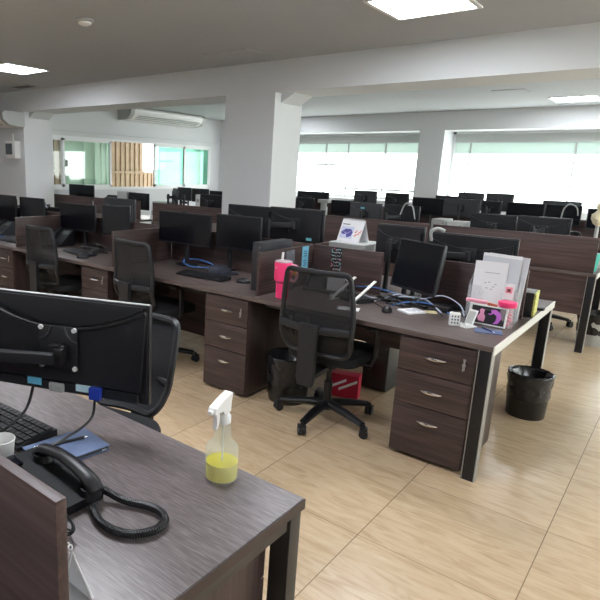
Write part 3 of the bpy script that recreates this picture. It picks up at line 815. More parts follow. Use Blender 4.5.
# near desk: notebook, pens, cup, telephone, calendar, spray bottle
t = thing('notebook', 'blue covered notebook lying beside the telephone', 'notebook', (-1.272, .88, .74), R(-7))
MB().box((0, 0, .002), (.145, .205, .003)).build('cover', M['blue'], t)
MB().box((-.001, 0, .0085), (.138, .198, .010)).build('pages', mat('notebook_pages', (60, 62, 66), .8), t)
MB().box((0, 0, .015), (.145, .205, .003), bev=.001).build('cover', M['blue'], t)
def pen(p0, p1, r, m, tipm, label, name='pen', clip=True):
    p0, p1 = Vector(p0), Vector(p1); c = (p0+p1)/2; d = (p1-p0).normalized()
    t = thing(name, label, 'pen', c)
    MB().cyl(p0-c, p1-c-d*.012, r, None, 12).build('barrel', m, t)
    MB().cyl(p1-c-d*.012, p1-c, r, .0008, 12).build('tip', tipm, t)
    if clip: MB().tube([p0-c+Vector((0, 0, r+.001)), p0-c+d*.04+Vector((0, 0, r+.002))], .0014, 6).build('clip', M['chrome'], t)
pen((-1.315, .80, .7615), (-1.268, .955, .7615), .0045, M['black'], M['chrome'], 'black pen lying on the blue notebook')
pen((-1.22, .90, .7445), (-1.192, .965, .7445), .0035, M['white'], M['pale'], 'white pencil tip poking out beside the blue notebook', 'pencil', False)
t = thing('cup', 'white paper cup at the left edge beside the keyboard', 'cup', (-1.318, .705, .74))
MB().lathe([(.026, 0), (.027, .002), (.036, .082), (.0375, .086), (.036, .088), (.0345, .082), (.026, .01)], 28, capt=True).build('cup_body', M['white'], t)
# telephone: handset and cord towards us, body leaning back on a foot
t = thing('desk_phone', 'black desk telephone with coiled cord on the near desk', 'telephone', (-1.12, .70, .74), R(0))
MB().prism([(-.155, .002), (.115, .002), (.122, .030), (-.145, .056), (-.158, .046)], -.10, .10, 'xz').build('phone_body', mat('matt_black', (16, 17, 21), .6, spec=.3), t)
kb = MB(); mk = T((-.01, -.03, .0432)) @ RY(5.6)
for i in range(4):
    for j in range(3): kb.box((-.04+.03*i, -.05+.03*j, .003), (.02, .02, .006), mtx=mk, bev=.002)
kb.build('keypad', M['black2'], t)
MB().box((-.105, -.02, .004), (.05, .11, .006), mtx=mk, bev=.002).build('display', M['screen'], t)
hs = MB()
hp = spline([(-.105, .062, .062), (-.08, .064, .078), (.005, .066, .086), (.095, .068, .066), (.13, .068, .040)], 6)
hs.tube(hp, [.018+.006*abs(2*i/(len(hp)-1)-1) for i in range(len(hp))], 12, flat=.62)
for e, q in ((Vector((-.085, .062, .066)), Vector((-.085, .062, .046))), (Vector((.108, .066, .048)), Vector((.105, .066, .024)))):
    hs.cyl(q, e, .03, .026, 18)
ho = hs.build('handset', M['black'], t)
# coiled cord
axis = spline([(-1.0, .795, .772), (-.943, .815, .756), (-.895, .838, .754), (-.851, .846, .754), (-.815, .829, .754), (-.806, .789, .754), (-.827, .748, .754), (-.867, .725, .754), (-.915, .722, .754), (-.955, .735, .754), (-.985, .75, .752)], 10)
# resample evenly, then wind the coil around it
D = [0]
for a, b in zip(axis, axis[1:]): D.append(D[-1]+(b-a).length)
def along(s):
    for i in range(len(D)-1):
        if D[i+1] >= s: return axis[i].lerp(axis[i+1], (s-D[i])/max(1e-9, D[i+1]-D[i]))
    return axis[-1]
Ltot = D[-1]; turns = 84; hel = []
for i in range(turns*8+1):
    s = Ltot*i/(turns*8); p = along(s); d = (along(min(Ltot, s+.004))-along(max(0, s-.004))).normalized()
    up = Vector((0, 0, 1)); b = d.cross(up).normalized(); a = 2*PI*i/8
    hel.append(p+up*math.cos(a)*.0072+b*math.sin(a)*.0072)
c0 = Vector((-1.12, .70, .74))
MB().tube([p-c0 for p in hel], .0034, 5).build('coiled_cord', M['black'], t)
MB().tube([p-c0 for p in spline([(-1.0, .772, .778), (-.995, .78, .778), (-.995, .79, .774)], 4)]+[axis[0]-c0], .003, 6).build('cord_lead', M['black'], t)
MB().tube([p-c0 for p in spline([(-.985, .75, .752), (-1.0, .745, .755), (-1.035, .73, .758)], 4)], .003, 6).build('cord_lead', M['black'], t)
# loop of cable below the telephone
lp = []
for i in range(60):
    a = 2*PI*i/20; lp.append((.040*math.cos(a)*(1-.004*i), -.012+.0035*math.sin(i*.7)+.0002*i, .033+.028*math.sin(a)*(1-.004*i)))
one(MB().tube(lp, .0026, 6), 'cable_ring', M['black2'], (-.955, .655, .7405), 'ring of thin black cable hanging beside the telephone, at the screen panel end', 'cable')
t = thing('desk_calendar', 'white desk calendar standing beside the end of the near screen panel', 'calendar', (-.822, .524, .74), 0)
t.scale = (1, 1, 1.28)
bm = MB(); bm.prism([(-.045, 0), (-.0435, 0), (.0010, .105), (-.0005, .106)], -.075, .075, 'yz'); bm.prism([(.045, 0), (.0435, 0), (-.001, .105), (.0005, .106)], -.075, .075, 'yz'); bm.box((0, 0, .001), (.15, .088, .0015))
bm.build('card_stand', M['paper'], t)
for s in (-1, 1): MB().prism([(s*.047, .004), (s*.049, .004), (s*.004, .102), (s*.002, .102)], -.07, .07, 'yz').build('page', M['paper'], t)
rg = MB()
for i in range(16): rg.tube([(-.066+.0088*i, .006*math.cos(2*PI*k/10), .106+.006*math.sin(2*PI*k/10)) for k in range(10)], .0011, 5, closed=True)
rg.build('wire_binding', M['white'], t)
# spray bottle
t = thing('spray_bottle', 'clear spray bottle half full of yellow liquid on the near desk', 'spray bottle', (-.855, 1.083, .74), R(97))
t.scale = (.96, .96, .925)
pl = see_through('frosted_bottle', (228, 230, 226), .30, (250, 252, 246), .25)
prof = [(.012, .002), (.040, .0), (.045, .004), (.0465, .012), (.0465, .092), (.044, .104), (.036, .113), (.0285, .119), (.0255, .127), (.0235, .142), (.0205, .170), (.0195, .180), (.0195, .186)]
MB().lathe(prof, 32).build('bottle', pl, t)
lq = see_through('yellow_liquid', (236, 222, 16), .72, (236, 238, 60), .15)
MB().lathe([(.0, .004), (.039, .004), (.044, .008), (.0445, .014), (.0445, .056), (.0, .056)], 32, capb=False, capt=False).build('liquid', lq, t)
MB().tube([(0, 0, .012), (.002, 0, .10), (0, 0, .186)], .0028, 8).build('dip_tube', M['white'], t)
MB().lathe([(.0205, .176), (.0215, .178), (.0215, .196), (.016, .204), (.014, .21)], 20).build('collar', M['white'], t)
hd = MB(); hd.prism([(-.062, .222), (-.056, .238), (-.02, .252), (.024, .262), (.026, .256), (.02, .236), (.018, .206), (-.014, .206), (-.02, .219)], -.0125, .0125, 'xz'); hd.build('spray_head', M['white'], t)
MB().cyl((-.062, 0, .229), (-.070, 0, .227), .008, .0065, 12).build('nozzle', M['white'], t)
MB().prism([(-.046, .222), (-.034, .221), (-.028, .205), (-.03, .185), (-.038, .172), (-.045, .170), (-.042, .186), (-.043, .205)], -.006, .006, 'xz').build('trigger', M['white'], t)

# desk with the tumbler
t = thing('tumbler', 'hot pink tumbler with handle and straw beside the side screen', 'tumbler', (-1.988, 3.085, .74), R(10))
MB().lathe([(.038, 0), (.041, .003), (.043, .10), (.046, .112), (.055, .118), (.057, .125), (.058, .232), (.056, .238), (.05, .238)], 32).build('tumbler_body', M['pink'], t)
MB().lathe([(.0445, .101), (.0468, .1125), (.0552, .1187)], 32, capb=False, capt=False).build('seam', mat('deep_pink', (176, 34, 84), .4), t)
MB().lathe([(.056, .238), (.057, .244), (.05, .249), (.02, .252)], 32).build('lid', see_through('clear_lid', (220, 205, 212), .6, rough=.2), t)
MB().cyl((-.012, 0, .245), (-.008, 0, .30), .008, None, 14).build('straw', M['white'], t)
MB().tube(spline([(.054, 0, .222), (.088, 0, .218), (.098, 0, .19), (.094, 0, .14), (.075, 0, .118), (.052, 0, .126)], 6), .0095, 10, flat=1.0).build('handle', M['palepink'], t)
MB().box((.082, -.012, .185), (.03, .004, .05), bev=.001).build('tag', mat('orange_tag', (240, 150, 60), .5), t)
MB().prism([(.010*math.cos(2*PI*k/10)*(1 if k % 2 else .6), .205+.010*math.sin(2*PI*k/10)*(1 if k % 2 else .6)) for k in range(10)], -.0585, -.0570, 'xz', mtx=RZ(-30)).build('emblem', M['palepink'], t)
# computer tower left of the side screen
def tower(x, y, rz, w, d, h, m, label, z=.74, front=None):
    t = thing('computer_tower', label, 'computer', (x, y, z), R(rz), 'computer towers')
    MB().box((0, 0, h/2+.004), (w, d, h), bev=.004).build('case', m, t)
    MB().box((0, -d/2-.004, h/2+.004), (w-.004, .012, h-.006), bev=.003).build('front_panel', front or m, t)
    for s in (-1, 1): MB().box((s*(w/2-.012), 0, .002), (.016, d-.06, .004)).build('foot', M['black'], t)
    MB().cyl((w/2-.02, -d/2-.009, h-.03), (w/2-.02, -d/2-.012, h-.03), .006, None, 12).build('power_button', M['chrome'], t)
    MB().box((0, -d/2-.0105, h-.075), (w*.6, .002, .012)).build('drive_slot', M['black'], t)
    return t
tower(-2.215, 3.29, 0, .085, .36, .335, mat('tower_black', (34, 34, 40), .4), 'black computer tower standing left of the pink tumbler')
tower(-1.93, 3.99, 0, .30, .30, .305, mat('tower_grey', (150, 152, 150), .5), 'grey computer case under the white calendar')
tower(-2.10, 6.36, 0, .14, .26, .36, M['pale'], 'pale computer tower behind the long panel, left of two', front=mat('tower_face', (150, 150, 146), .5))
tower(-1.925, 6.36, 0, .16, .26, .345, M['pale'], 'pale computer tower behind the long panel, right of two')
tower(-1.60, 4.02, 0, .19, .44, .36, mat('tower_gloss', (46, 48, 50), .3), 'dark computer tower on the floor under the middle desk', z=0)
# calendar on the grey case
t = thing('desk_calendar', 'white desk calendar with a purple picture, standing on the grey computer case', 'calendar', (-1.945, 3.95, 1.05), R(-14))
t.scale = (.76, .80, .80)
bm = MB(); bm.prism([(-.075, 0), (-.073, 0), (.001, .205), (-.001, .206)], -.14, .14, 'yz'); bm.prism([(.075, 0), (.073, 0), (-.001, .205), (.001, .206)], -.14, .14, 'yz'); bm.box((0, 0, .001), (.28, .148, .002))
bm.build('card_stand', M['paper'], t)
ml = RX(-19.5)
def onface(mb, poly, m, nm, off=.0012):
    # u across, v up the sloping front face
    s = math.sin(math.atan2(.075, .205)); c = math.cos(math.atan2(.075, .205))
    vs = [(u, -.075+v*s-off*c, v*c+off*s) for u, v in poly]
    mb._add(vs+[(a, b-.0006, d) for a, b, d in vs], [tuple(range(len(vs)-1, -1, -1)), tuple(range(len(vs), 2*len(vs)))]+[(i, (i+1) % len(vs), len(vs)+(i+1) % len(vs), len(vs)+i) for i in range(len(vs))])
    return mb.build(nm, m, t)
onface(MB(), [(-.12, .035), (.035, .035), (.035, .15), (-.12, .15)], mat('calendar_sky', (206, 210, 232), .7), 'picture')
onface(MB(), [(-.115, .09), (-.07, .125), (0, .128), (.03, .1), (.02, .06), (-.03, .042), (-.045, .075), (-.09, .07)], mat('calendar_purple', (84, 78, 150), .6), 'picture_shape', .002)
onface(MB(), [(-.10, .10), (-.04, .085), (.02, .115), (.0, .10), (-.04, .075)], mat('calendar_lilac', (170, 166, 220), .6), 'picture_shape', .003)
onface(MB(), [(-.12, .165), (-.03, .165), (-.03, .175), (-.12, .175)], mat('calendar_grey', (130, 130, 136), .7), 'heading')
orange = mat('calendar_orange', (226, 90, 60), .6)
for k, (a, b) in enumerate(((.055, .06), (.055, .095), (.085, .075), (.105, .10))):
    onface(MB(), [(a, b), (a+.022, b+.006), (a+.026, b+.028), (a+.018, b+.03), (a+.014, b+.012), (a+.002, b+.01)], orange, 'printed_mark')
rg = MB()
for i in range(22): rg.tube([(-.126+.012*i, .009*math.cos(2*PI*k/10), .205+.009*math.sin(2*PI*k/10)) for k in range(10)], .0014, 5, closed=True)
rg.build('wire_binding', M['pale'], t)
# poster and blue notice on the screens
t = thing('poster', 'small black poster with pale flowers and script on the screen panel', 'poster', (-1.925, 3.6795, .945), 0)
MB().box((0, -.001, 0), (.082, .002, .165)).build('sheet', mat('poster_black', (26, 30, 36), .5), t)
sc = MB()
for j in range(5):
    z = .05-.024*j; x = -.026
    while x < .022:
        l = random.uniform(.008, .016)
        pts = [(x+l*i/4, -.0028, z+random.uniform(-.006, .006)) for i in range(5)]
        sc.tube(spline(pts, 3), .0011, 5); x += l+.003
sc.build('script', M['paper'], t)
FL = (mat('poster_rose', (222, 130, 140), .6), mat('poster_teal', (140, 190, 190), .6))
for i in range(30):
    e = random.random(); side = i % 4
    x = (-.036 if side == 0 else .036 if side == 1 else random.uniform(-.036, .036)); z = (random.uniform(-.075, .075) if side < 2 else (.075 if side == 2 else -.075))
    x += random.uniform(-.006, .004); z += random.uniform(-.008, .005)
    MB().prism([(max(-.04, min(.04, x+.006*math.cos(2*PI*k/6))), max(-.081, min(.081, z+.006*math.sin(2*PI*k/6)))) for k in range(6)], -.0035, -.002, 'xz').build('flower', FL[1 if i % 3 else 0], t)
t = thing('notice', 'blue paper notice with dark lettering on the side screen behind the tumbler', 'notice', (-2.114, 3.56, .935), 0)
MB().box((-.0, 0, 0), (.002, .085, .185)).build('sheet', mat('sky_paper', (120, 190, 216), .7), t)
nt_ = MB()
for i in range(9):
    z = .075-.017*i
    for a, b in ((-.02, -.004), (.0, .016)):
        if (i*3+int(a*1000)) % 4 == 0: continue
        nt_.box((.0015, (a+b)/2, z), (.0008, b-a, .004)); nt_.box((.0015, a if i % 2 else b, z-.004), (.0008, .003, .010))
nt_.build('lettering', mat('notice_ink', (30, 60, 100), .7), t)
t = thing('clear_folder', 'narrow clear plastic sleeve leaning on the side screen beside the blue notice', 'folder', (-2.095, 3.33, .74))
MB().box((0, 0, .14), (.012, .10, .28)).build('sleeve', see_through('smoky_sleeve', (130, 132, 140), .6, rough=.2), t)
# white folding laptop stand
t = thing('laptop_stand', 'white folding laptop stand behind the black keyboard', 'laptop stand', (-1.62, 3.37, .74), R(-15))
for s in (-1, 1):
    a = MB(); a.box((s*.085, .0, .004), (.022, .24, .007), bev=.002); a.build('foot_bar', M['white'], t)
    a = MB(); a.box((0, .12, 0), (.022, .25, .008), mtx=T((s*.085, -.11, .012)) @ RX(30), bev=.002); a.build('support_arm', M['white'], t)
    MB().box((s*.085, -.112, .022), (.024, .012, .03), bev=.003).build('lip', M['white'], t)
MB().box((0, .09, .006), (.17, .018, .006), bev=.002).build('cross_bar', M['white'], t)
one(MB().box((0, 0, .0012), (.13, .09, .0014)), 'paper_sheet', M['paper'], (-1.53, 3.135, .74), 'loose white sheet of paper at the desk edge by the chair', 'paper', R(20))
t = thing('notepad', 'white notepad lying right of the computer mouse', 'notepad', (-1.222, 3.355, .74), R(-28))
MB().box((0, 0, .006), (.105, .135, .010)).build('pages', M['paper'], t)
wr = MB()
for i in range(6): wr.box((-.005+.004*(i % 2), .045-.016*i, .0115), (.07-.012*(i % 3), .003, .0006))
wr.build('handwriting', mat('ink', (110, 118, 140), .8), t)
t = thing('sticky_notes', 'small cream pad of sticky notes behind the notepad', 'sticky notes', (-1.135, 3.43, .74), R(25))
MB().box((0, 0, .004), (.07, .05, .007)).build('pad', mat('cream_paper', (232, 220, 176), .8), t)
def phone(x, y, rz, label, m=M['black2'], s=1.0):
    t = thing('desk_phone', label, 'telephone', (x, y, .74), R(rz), 'desk telephones')
    MB().prism([(-.10*s, .002), (-.105*s, .02), (.075*s, .155*s), (.10*s, .145*s), (.10*s, .002)], -.09*s, .09*s, 'yz').build('phone_body', m, t)
    mk = T((0, -.015*s, .0915*s)) @ RX(math.degrees(math.atan2(.135, .18)))
    k = MB()
    for i in range(3):
        for j in range(4): k.box((.0+.03*s*i-.005, -.065*s+.024*s*j, .003), (.02*s, .016*s, .005), mtx=mk)
    k.build('keypad', M['grey'], t)
    MB().box((.03*s, .06*s, .003), (.09*s, .05*s, .004), mtx=mk).build('display', mat('grey_display', (96, 108, 104), .3), t)
    h = MB(); h.tube([(-.06*s, -.105*s, .016*s), (-.06*s, -.06*s, .034*s), (-.06*s, .05*s, .034*s), (-.06*s, .10*s, .018*s)], [.018*s, .015*s, .015*s, .018*s], 10, mtx=mk)
    h.build('handset', M['black'], t)
    return t
phone(-1.97, 3.50, 12, 'black desk telephone mostly hidden behind the mesh chair back', M['black'], .8)
phone(-4.92, 3.42, 8, 'black desk telephone behind the leftmost chair')
phone(-6.03, 3.42, 0, 'grey and black desk telephone at the left edge', M['grey'])
t = thing('card_holder', 'white stack of cards behind the mesh chair, right of the telephone', 'cards', (-1.80, 3.46, .74), R(10))
for i, (dx, dz) in enumerate(((0, .06), (.012, .05))):
    MB().box((dx, .03*i, .001+.055), (.12, .012, .11), bev=.002).build('card_stack', M['paper'] if i == 0 else M['pale'], t)
# right end of the desk
t = thing('card_box', 'small white card box with dark print beside the phone holder', 'box', (-.935, 3.235, .74), R(28))
t.scale = (.9, .9, .9)
MB().box((0, 0, .041), (.06, .035, .08), bev=.001).build('box_body', M['white'], t)
pr = MB()
for i in range(3):
    for j in range(3): pr.box((-.017+.017*i, -.0180, .02+.02*j), (.009, .0008, .011))
pr.build('print', mat('print_grey', (96, 98, 104), .7), t)
t = thing('phone_holder', 'white folding phone holder leaning before the photo frame', 'phone holder', (-.875, 3.255, .74), R(-25))
t.scale = (.85, .85, .85)
MB().box((0, .01, .003), (.075, .10, .006), bev=.002).build('base', M['white'], t)
MB().box((0, .0, .055), (.066, .006, .11), mtx=T((0, .015, .008)) @ RX(-22), bev=.002).build('back_plate', M['white'], t)
MB().box((0, -.0035, .055), (.05, .002, .085), mtx=T((0, .015, .008)) @ RX(-22)).build('inset', M['pale'], t)
MB().box((0, -.02, .014), (.066, .012, .018), bev=.002).build('lip', M['white'], t)
t = thing('photo_frame', 'small framed dark picture with pink and violet shapes', 'picture frame', (-.80, 3.36, .74), R(-2))
t.scale = (1.05, 1.05, 1.05)
mk = T((0, 0, .004)) @ RX(-10)
fr = MB(); W_, H_ = .185, .105
for sx, sz, dx, dz in ((0, .0035, W_, .007), (0, H_-.0035, W_, .007), (-W_/2+.0035, H_/2, .007, H_-.014), (W_/2-.0035, H_/2, .007, H_-.014)): fr.box((sx, 0, sz), (dx, .012, dz), mtx=mk)
fr.build('frame', M['white'], t)
MB().box((0, .002, H_/2), (W_-.014, .004, H_-.014), mtx=mk).build('picture', mat('picture_dark', (24, 20, 26), .3), t)
MB().prism([(-.045, .018), (-.015, .016), (-.012, .045), (-.022, .06), (-.02, .08), (-.035, .086), (-.045, .075), (-.04, .06), (-.052, .04)], -.0012, -.0002, 'xz', mtx=mk).build('picture_shape', mat('picture_pink', (226, 150, 186), .5), t)
MB().prism([(.0, .06), (.01, .085), (.035, .09), (.06, .075), (.068, .045), (.055, .018), (.03, .012), (.042, .03), (.044, .055), (.028, .068), (.012, .058)], -.0012, -.0002, 'xz', mtx=mk).build('picture_shape', mat('picture_violet', (196, 104, 206), .5), t)
MB().box((0, .035, .03), (.03, .004, .075), mtx=T((0, 0, .012)) @ RX(25)).build('strut', M['black2'], t)
t = thing('jar', 'clear jar of pink sweets with a hot pink lid', 'jar', (-.715, 3.40, .74))
MB().lathe([(.034, .0), (.037, .003), (.037, .11), (.033, .12)], 24).build('jar_body', see_through('jar_plastic', (240, 220, 226), .3, rough=.15), t)
swc = MB()
for i in range(40):
    a = random.random()*2*PI; rr = .026*math.sqrt(random.random()); z = .01+.07*random.random()
    swc.box((rr*math.cos(a), rr*math.sin(a), z), (.014, .012, .012), mtx=None, bev=.004)
so = swc.build('sweets', mat('sweet_pink', (232, 120, 150), .5), t); so['kind'] = 'stuff'
MB().lathe([(.046, .12), (.048, .123), (.048, .145), (.045, .148)], 24).build('lid', M['pink'], t)
t = thing('gift_tag', 'white tag with a small pink picture hanging above the pink jar', 'tag', (-.735, 3.462, .885))
t.location = (-.735, 3.475, .74)
MB().box((0, 0, .19), (.055, .003, .09)).build('card', M['paper'], t); MB().box((0, -.002, .20), (.035, .001, .035)).build('picture', M['palepink'], t); MB().box((0, -.003, .198), (.018, .001, .018)).build('picture_shape', mat('tag_brown', (110, 60, 64), .6), t)
MB().box((0, .0, .073), (.006, .003, .146)).build('stick', M['pale'], t)
t = thing('blue_booklet', 'thin blue booklet lying at the desk corner below the photo frame', 'booklet', (-.755, 3.235, .74), R(18))
MB().box((0, 0, .0025), (.135, .10, .004), bev=.001).build('cover', mat('slate_blue', (84, 100, 136), .5), t)
pen((-.795, 3.27, .7485), (-.715, 3.205, .7485), .004, mat('navy_pen', (28, 40, 100), .3), M['chrome'], 'dark blue pen lying on the thin blue booklet')
# acrylic holder with papers
t = thing('document_holder', 'clear acrylic document holder stuffed with white papers', 'document holder', (-.82, 3.565, .74), R(2))
ac = M['acrylic']
MB().prism([(-.135, 0), (.125, 0), (.125, .20), (.06, .20), (.045, .17), (.04, .08), (-.05, .08), (-.055, .17), (-.07, .20), (-.135, .20)], -.075, -.072, 'xz').build('front_wall', ac, t)
MB().box((-.005, .06, .15), (.26, .004, .30)).build('back_wall', ac, t)
for x in (-.135, .125): MB().prism([(-.075, 0), (.06, 0), (.06, .30), (-.075, .20)], x-.0015, x+.0015, 'yz').build('side_wall', ac, t)
MB().box((-.005, -.005, .002), (.26, .135, .004)).build('holder_base', ac, t)
for i, (dx, y, rx, ry, hh, ww) in enumerate(((-.035, -.055, -7, -1, .335, .175), (-.005, -.036, -6, 2, .362, .20), (.0, -.018, -4, 1, .378, .205), (.018, .006, -3, 3, .375, .21), (.022, .026, -1, 2.5, .372, .21))):
    p = MB(); p.box((0, 0, hh/2), (ww, .004 if i else .002, hh), mtx=T((dx, y, .006)) @ RX(rx) @ RY(ry)); po_ = p.build('paper_stack', M['paper'] if i % 2 == 0 else M['paper2'], t)
    if i == 0:
        wr = MB(); wr.box((.01, -.0015, .27), (.08, .0006, .003), mtx=T((dx, y, .006)) @ RX(rx) @ RY(ry))
        for a, b in ((-.02, .21), (.0, .215), (.025, .19), (.035, .205), (-.01, .18), (.015, .175), (-.04, .14)):
            wr.box((a, -.0015, b), (.012, .0006, .004), mtx=T((dx, y, .006)) @ RX(rx) @ RY(ry))
        wr.build('print', mat('print_faint', (150, 152, 160), .8), po_)
MB().box((.105, .045, .15), (.03, .02, .29), mtx=RY(2)).build('dark_folder', M['black2'], t)
# oddments behind the frame
t = thing('pouch', 'pale pink pouch with an orange end before the acrylic holder', 'pouch', (-.865, 3.435, .74), R(-4))
MB().box((-.02, 0, .117), (.12, .022, .022), bev=.009).build('pouch_body', M['palepink'], t)
MB().box((.055, 0, .113), (.055, .02, .024), mtx=RY(6), bev=.008).build('pouch_end', mat('brick_orange', (196, 96, 66), .6), t)
MB().box((0, 0, .053), (.10, .02, .106), bev=.002).build('box_body', M['white'], t)
t = thing('storage_box', 'black box with a yellow patterned edge behind the acrylic holder', 'box', (-.72, 3.86, .74), R(5))
MB().box((0, 0, .075), (.11, .17, .145), bev=.004).build('box_body', M['black'], t)
ye = MB(); ye.box((.058, 0, .075), (.012, .172, .14), bev=.003); ye.build('patterned_edge', mat('yellow_pattern', (206, 206, 120), .6, noise=.5, nscale=60), t)
tag(MB().box((0, 0, .008), (.10, .05, .015), bev=.003).build('tool_case', M['black2'], None, (-.69, 4.05, .74)), 'flat black case beside the black and yellow box', 'case')
# cables on the desks
wc = mat('white_cable', (190, 196, 214), .4)
G1 = 'loose cables on the desks'
cable([(-1.66, 3.60, .745), (-1.5, 3.50, .75), (-1.38, 3.52, .80), (-1.30, 3.60, .77), (-1.42, 3.66, .745)], .004, wc, 'white cable curling under the tilted squarish screen')
cable([(-1.75, 3.665, .775), (-1.6, 3.66, .79), (-1.45, 3.655, .775)], .004, M['bluecable'], 'blue cable along the screen panel behind the laptop stand')
cable([(-1.45, 3.50, .744), (-1.40, 3.43, .75), (-1.30, 3.50, .76), (-1.15, 3.47, .76), (-1.05, 3.40, .744)], .0045, M['black'], 'black cable between the tilted screen and the notepad')
cable([(-1.27, 3.56, .77), (-1.12, 3.55, .83), (-1.0, 3.52, .80), (-.95, 3.47, .745)], .004, wc, 'pale blue cable arching right of the tilted squarish screen')
cable([(-1.52, 3.44, .744), (-1.44, 3.36, .746), (-1.38, 3.30, .746)], .003, M['black'], 'thin black mouse cable behind the black mouse')
for i, pts in enumerate(([(-1.55, 3.58, .75), (-1.46, 3.46, .765), (-1.36, 3.47, .77), (-1.30, 3.42, .75)], [(-1.50, 3.63, .75), (-1.40, 3.55, .785), (-1.25, 3.46, .77), (-1.18, 3.50, .75)], [(-1.47, 3.60, .76), (-1.42, 3.49, .79), (-1.33, 3.55, .76), (-1.24, 3.58, .75)])):
    cable(pts, .006, M['black'], ['thick black cable nearest the mouse in the cable heap', 'thick black cable running to the lying keyboard', 'thick black cable at the foot of the tilted screen'][i])
one(MB().box((0, 0, .018), (.17, .05, .035), bev=.006), 'power_strip', M['black2'], (-1.38, 3.60, .74), 'black power strip in the cable heap under the tilted screen', 'power strip', R(-12))
def adapter(x, y, rz, label, d=(.13, .07, .035)):
    t = thing('power_adapter', label, 'power adapter', (x, y, .74), R(rz), 'power adapters on the desks')
    MB().box((0, 0, d[2]/2), d, bev=.008).build('adapter_body', M['black'], t)
    MB().tube(spline([(d[0]/2, 0, .012), (d[0]/2+.05, .02, .01), (d[0]/2+.09, -.02, .006), (d[0]/2+.15, .01, .006)], 5), .004, 6).build('lead', M['black'], t)
adapter(-4.48, 3.50, 20, 'black power adapter in the cable heap below the left screen')
adapter(-4.30, 3.36, -35, 'black power adapter near the mouse below the narrow turned screen', (.11, .06, .03))
adapter(-1.47, 3.54, -20, 'black power adapter behind the black mouse on the tumbler desk', (.10, .06, .03))
adapter(-1.10, 3.52, -10, 'black power adapter left of the acrylic holder', (.12, .06, .035))
for i, pts in enumerate(([(-1.58, 3.50, .745), (-1.50, 3.44, .76), (-1.44, 3.52, .77), (-1.36, 3.43, .752), (-1.28, 3.47, .745)], [(-1.44, 3.60, .75), (-1.33, 3.48, .80), (-1.22, 3.55, .79), (-1.08, 3.46, .745)], [(-1.38, 3.42, .744), (-1.28, 3.47, .775), (-1.16, 3.52, .772), (-1.04, 3.48, .745)])):
    cable(pts, .0045, [M['black2'], wc, M['bluecable']][i], ['dark thin cable weaving at the left of the cable heap', 'white cable arching over the cable heap below the tilted screen', 'blue cable crossing the cable heap below the tilted screen'][i])
# blue loop and cap
lp = spline([(-3.268, 3.505, .762), (-3.33, 3.58, .772), (-3.28, 3.645, .78), (-3.12, 3.635, .775), (-2.98, 3.56, .765), (-2.98, 3.46, .765), (-3.12, 3.43, .76)], 6, True)
one(MB().tube([p-Vector((-3.15, 3.53, .74)) for p in lp], .006, 8, closed=True), 'cable_loop', M['bluecable'], (-3.15, 3.53, .74), 'loop of bright blue cable lying behind the slim keyboard', 'cable')
t = thing('cap', 'dark grey cap lying at the end of the slim keyboard', 'cap', (-2.84, 3.47, .74), R(10))
b = MB(); vs = []; n = 20
for rr, z in ((1, .0), (1.02, .02), (.9, .042), (.6, .058), (.2, .063)):
    for k in range(n): vs.append((.095*rr*math.cos(2*PI*k/n), .075*rr*math.sin(2*PI*k/n), z))
b._add(vs, [(i*n+k, i*n+(k+1) % n, (i+1)*n+(k+1) % n, (i+1)*n+k) for i in range(4) for k in range(n)]+[tuple(range(n-1, -1, -1)), tuple(4*n+k for k in range(n))])
b.build('crown', mat('cap_grey', (62, 66, 80), .9), t)
MB().prism([(.07, -.06), (.14, -.05), (.175, 0), (.14, .05), (.07, .06)], .004, .010, 'xy').build('brim', mat('cap_brim', (54, 58, 72), .9), t)
for i, pts in enumerate(([(-4.60, 3.45, .75), (-4.45, 3.40, .77), (-4.30, 3.45, .76), (-4.15, 3.38, .75)], [(-4.66, 3.52, .76), (-4.5, 3.50, .80), (-4.36, 3.55, .77), (-4.1, 3.5, .75)], [(-4.55, 3.58, .85), (-4.5, 3.54, .80), (-4.42, 3.46, .75), (-4.2, 3.42, .75)])):
    cable(pts, .008, M['black'], ['black cable lying before the rotated left screen', 'black cable rising behind the left telephone', 'black cable hanging below the left screen'][i])
for i, pts in enumerate(([(-5.95, 3.30, .745), (-5.8, 3.22, .76), (-5.62, 3.28, .75), (-5.45, 3.2, .745)], [(-5.78, 3.45, .75), (-5.66, 3.40, .83), (-5.55, 3.42, .79), (-5.52, 3.35, .745)])):
    cable(pts, .008, [M['bluecable'], wc][i], ['blue cable lying on the desk at the left edge', 'pale cable arching beside the phone at the left edge'][i])
cable([(-5.95, 3.83, 1.05), (-5.9, 3.81, 1.09), (-5.82, 3.81, 1.10), (-5.78, 3.83, 1.05)], .008, wc, 'pale cable looped over the low dark monitor at left')
cable([(-2.55, 6.30, 1.12), (-2.5, 6.29, 1.24), (-2.42, 6.29, 1.22), (-2.38, 6.30, 1.08)], .008, M['pale'], 'white cable arching over the turned monitor with the cyan sticker')
cable([(-1.40, 8.93, 1.05), (-1.38, 8.92, 1.18), (-1.32, 8.92, 1.245), (-1.24, 8.94, 1.2), (-1.22, 8.97, 1.1)], .008, M['pale'], 'thin cable looping over the last screen of the window row')
cable([(-1.33, 3.86, 1.13), (-1.33, 3.84, 1.19), (-1.29, 3.84, 1.215), (-1.25, 3.86, 1.20)], .011, M['pale'], 'pale cable hooked over the wide monitor behind the paper holder')
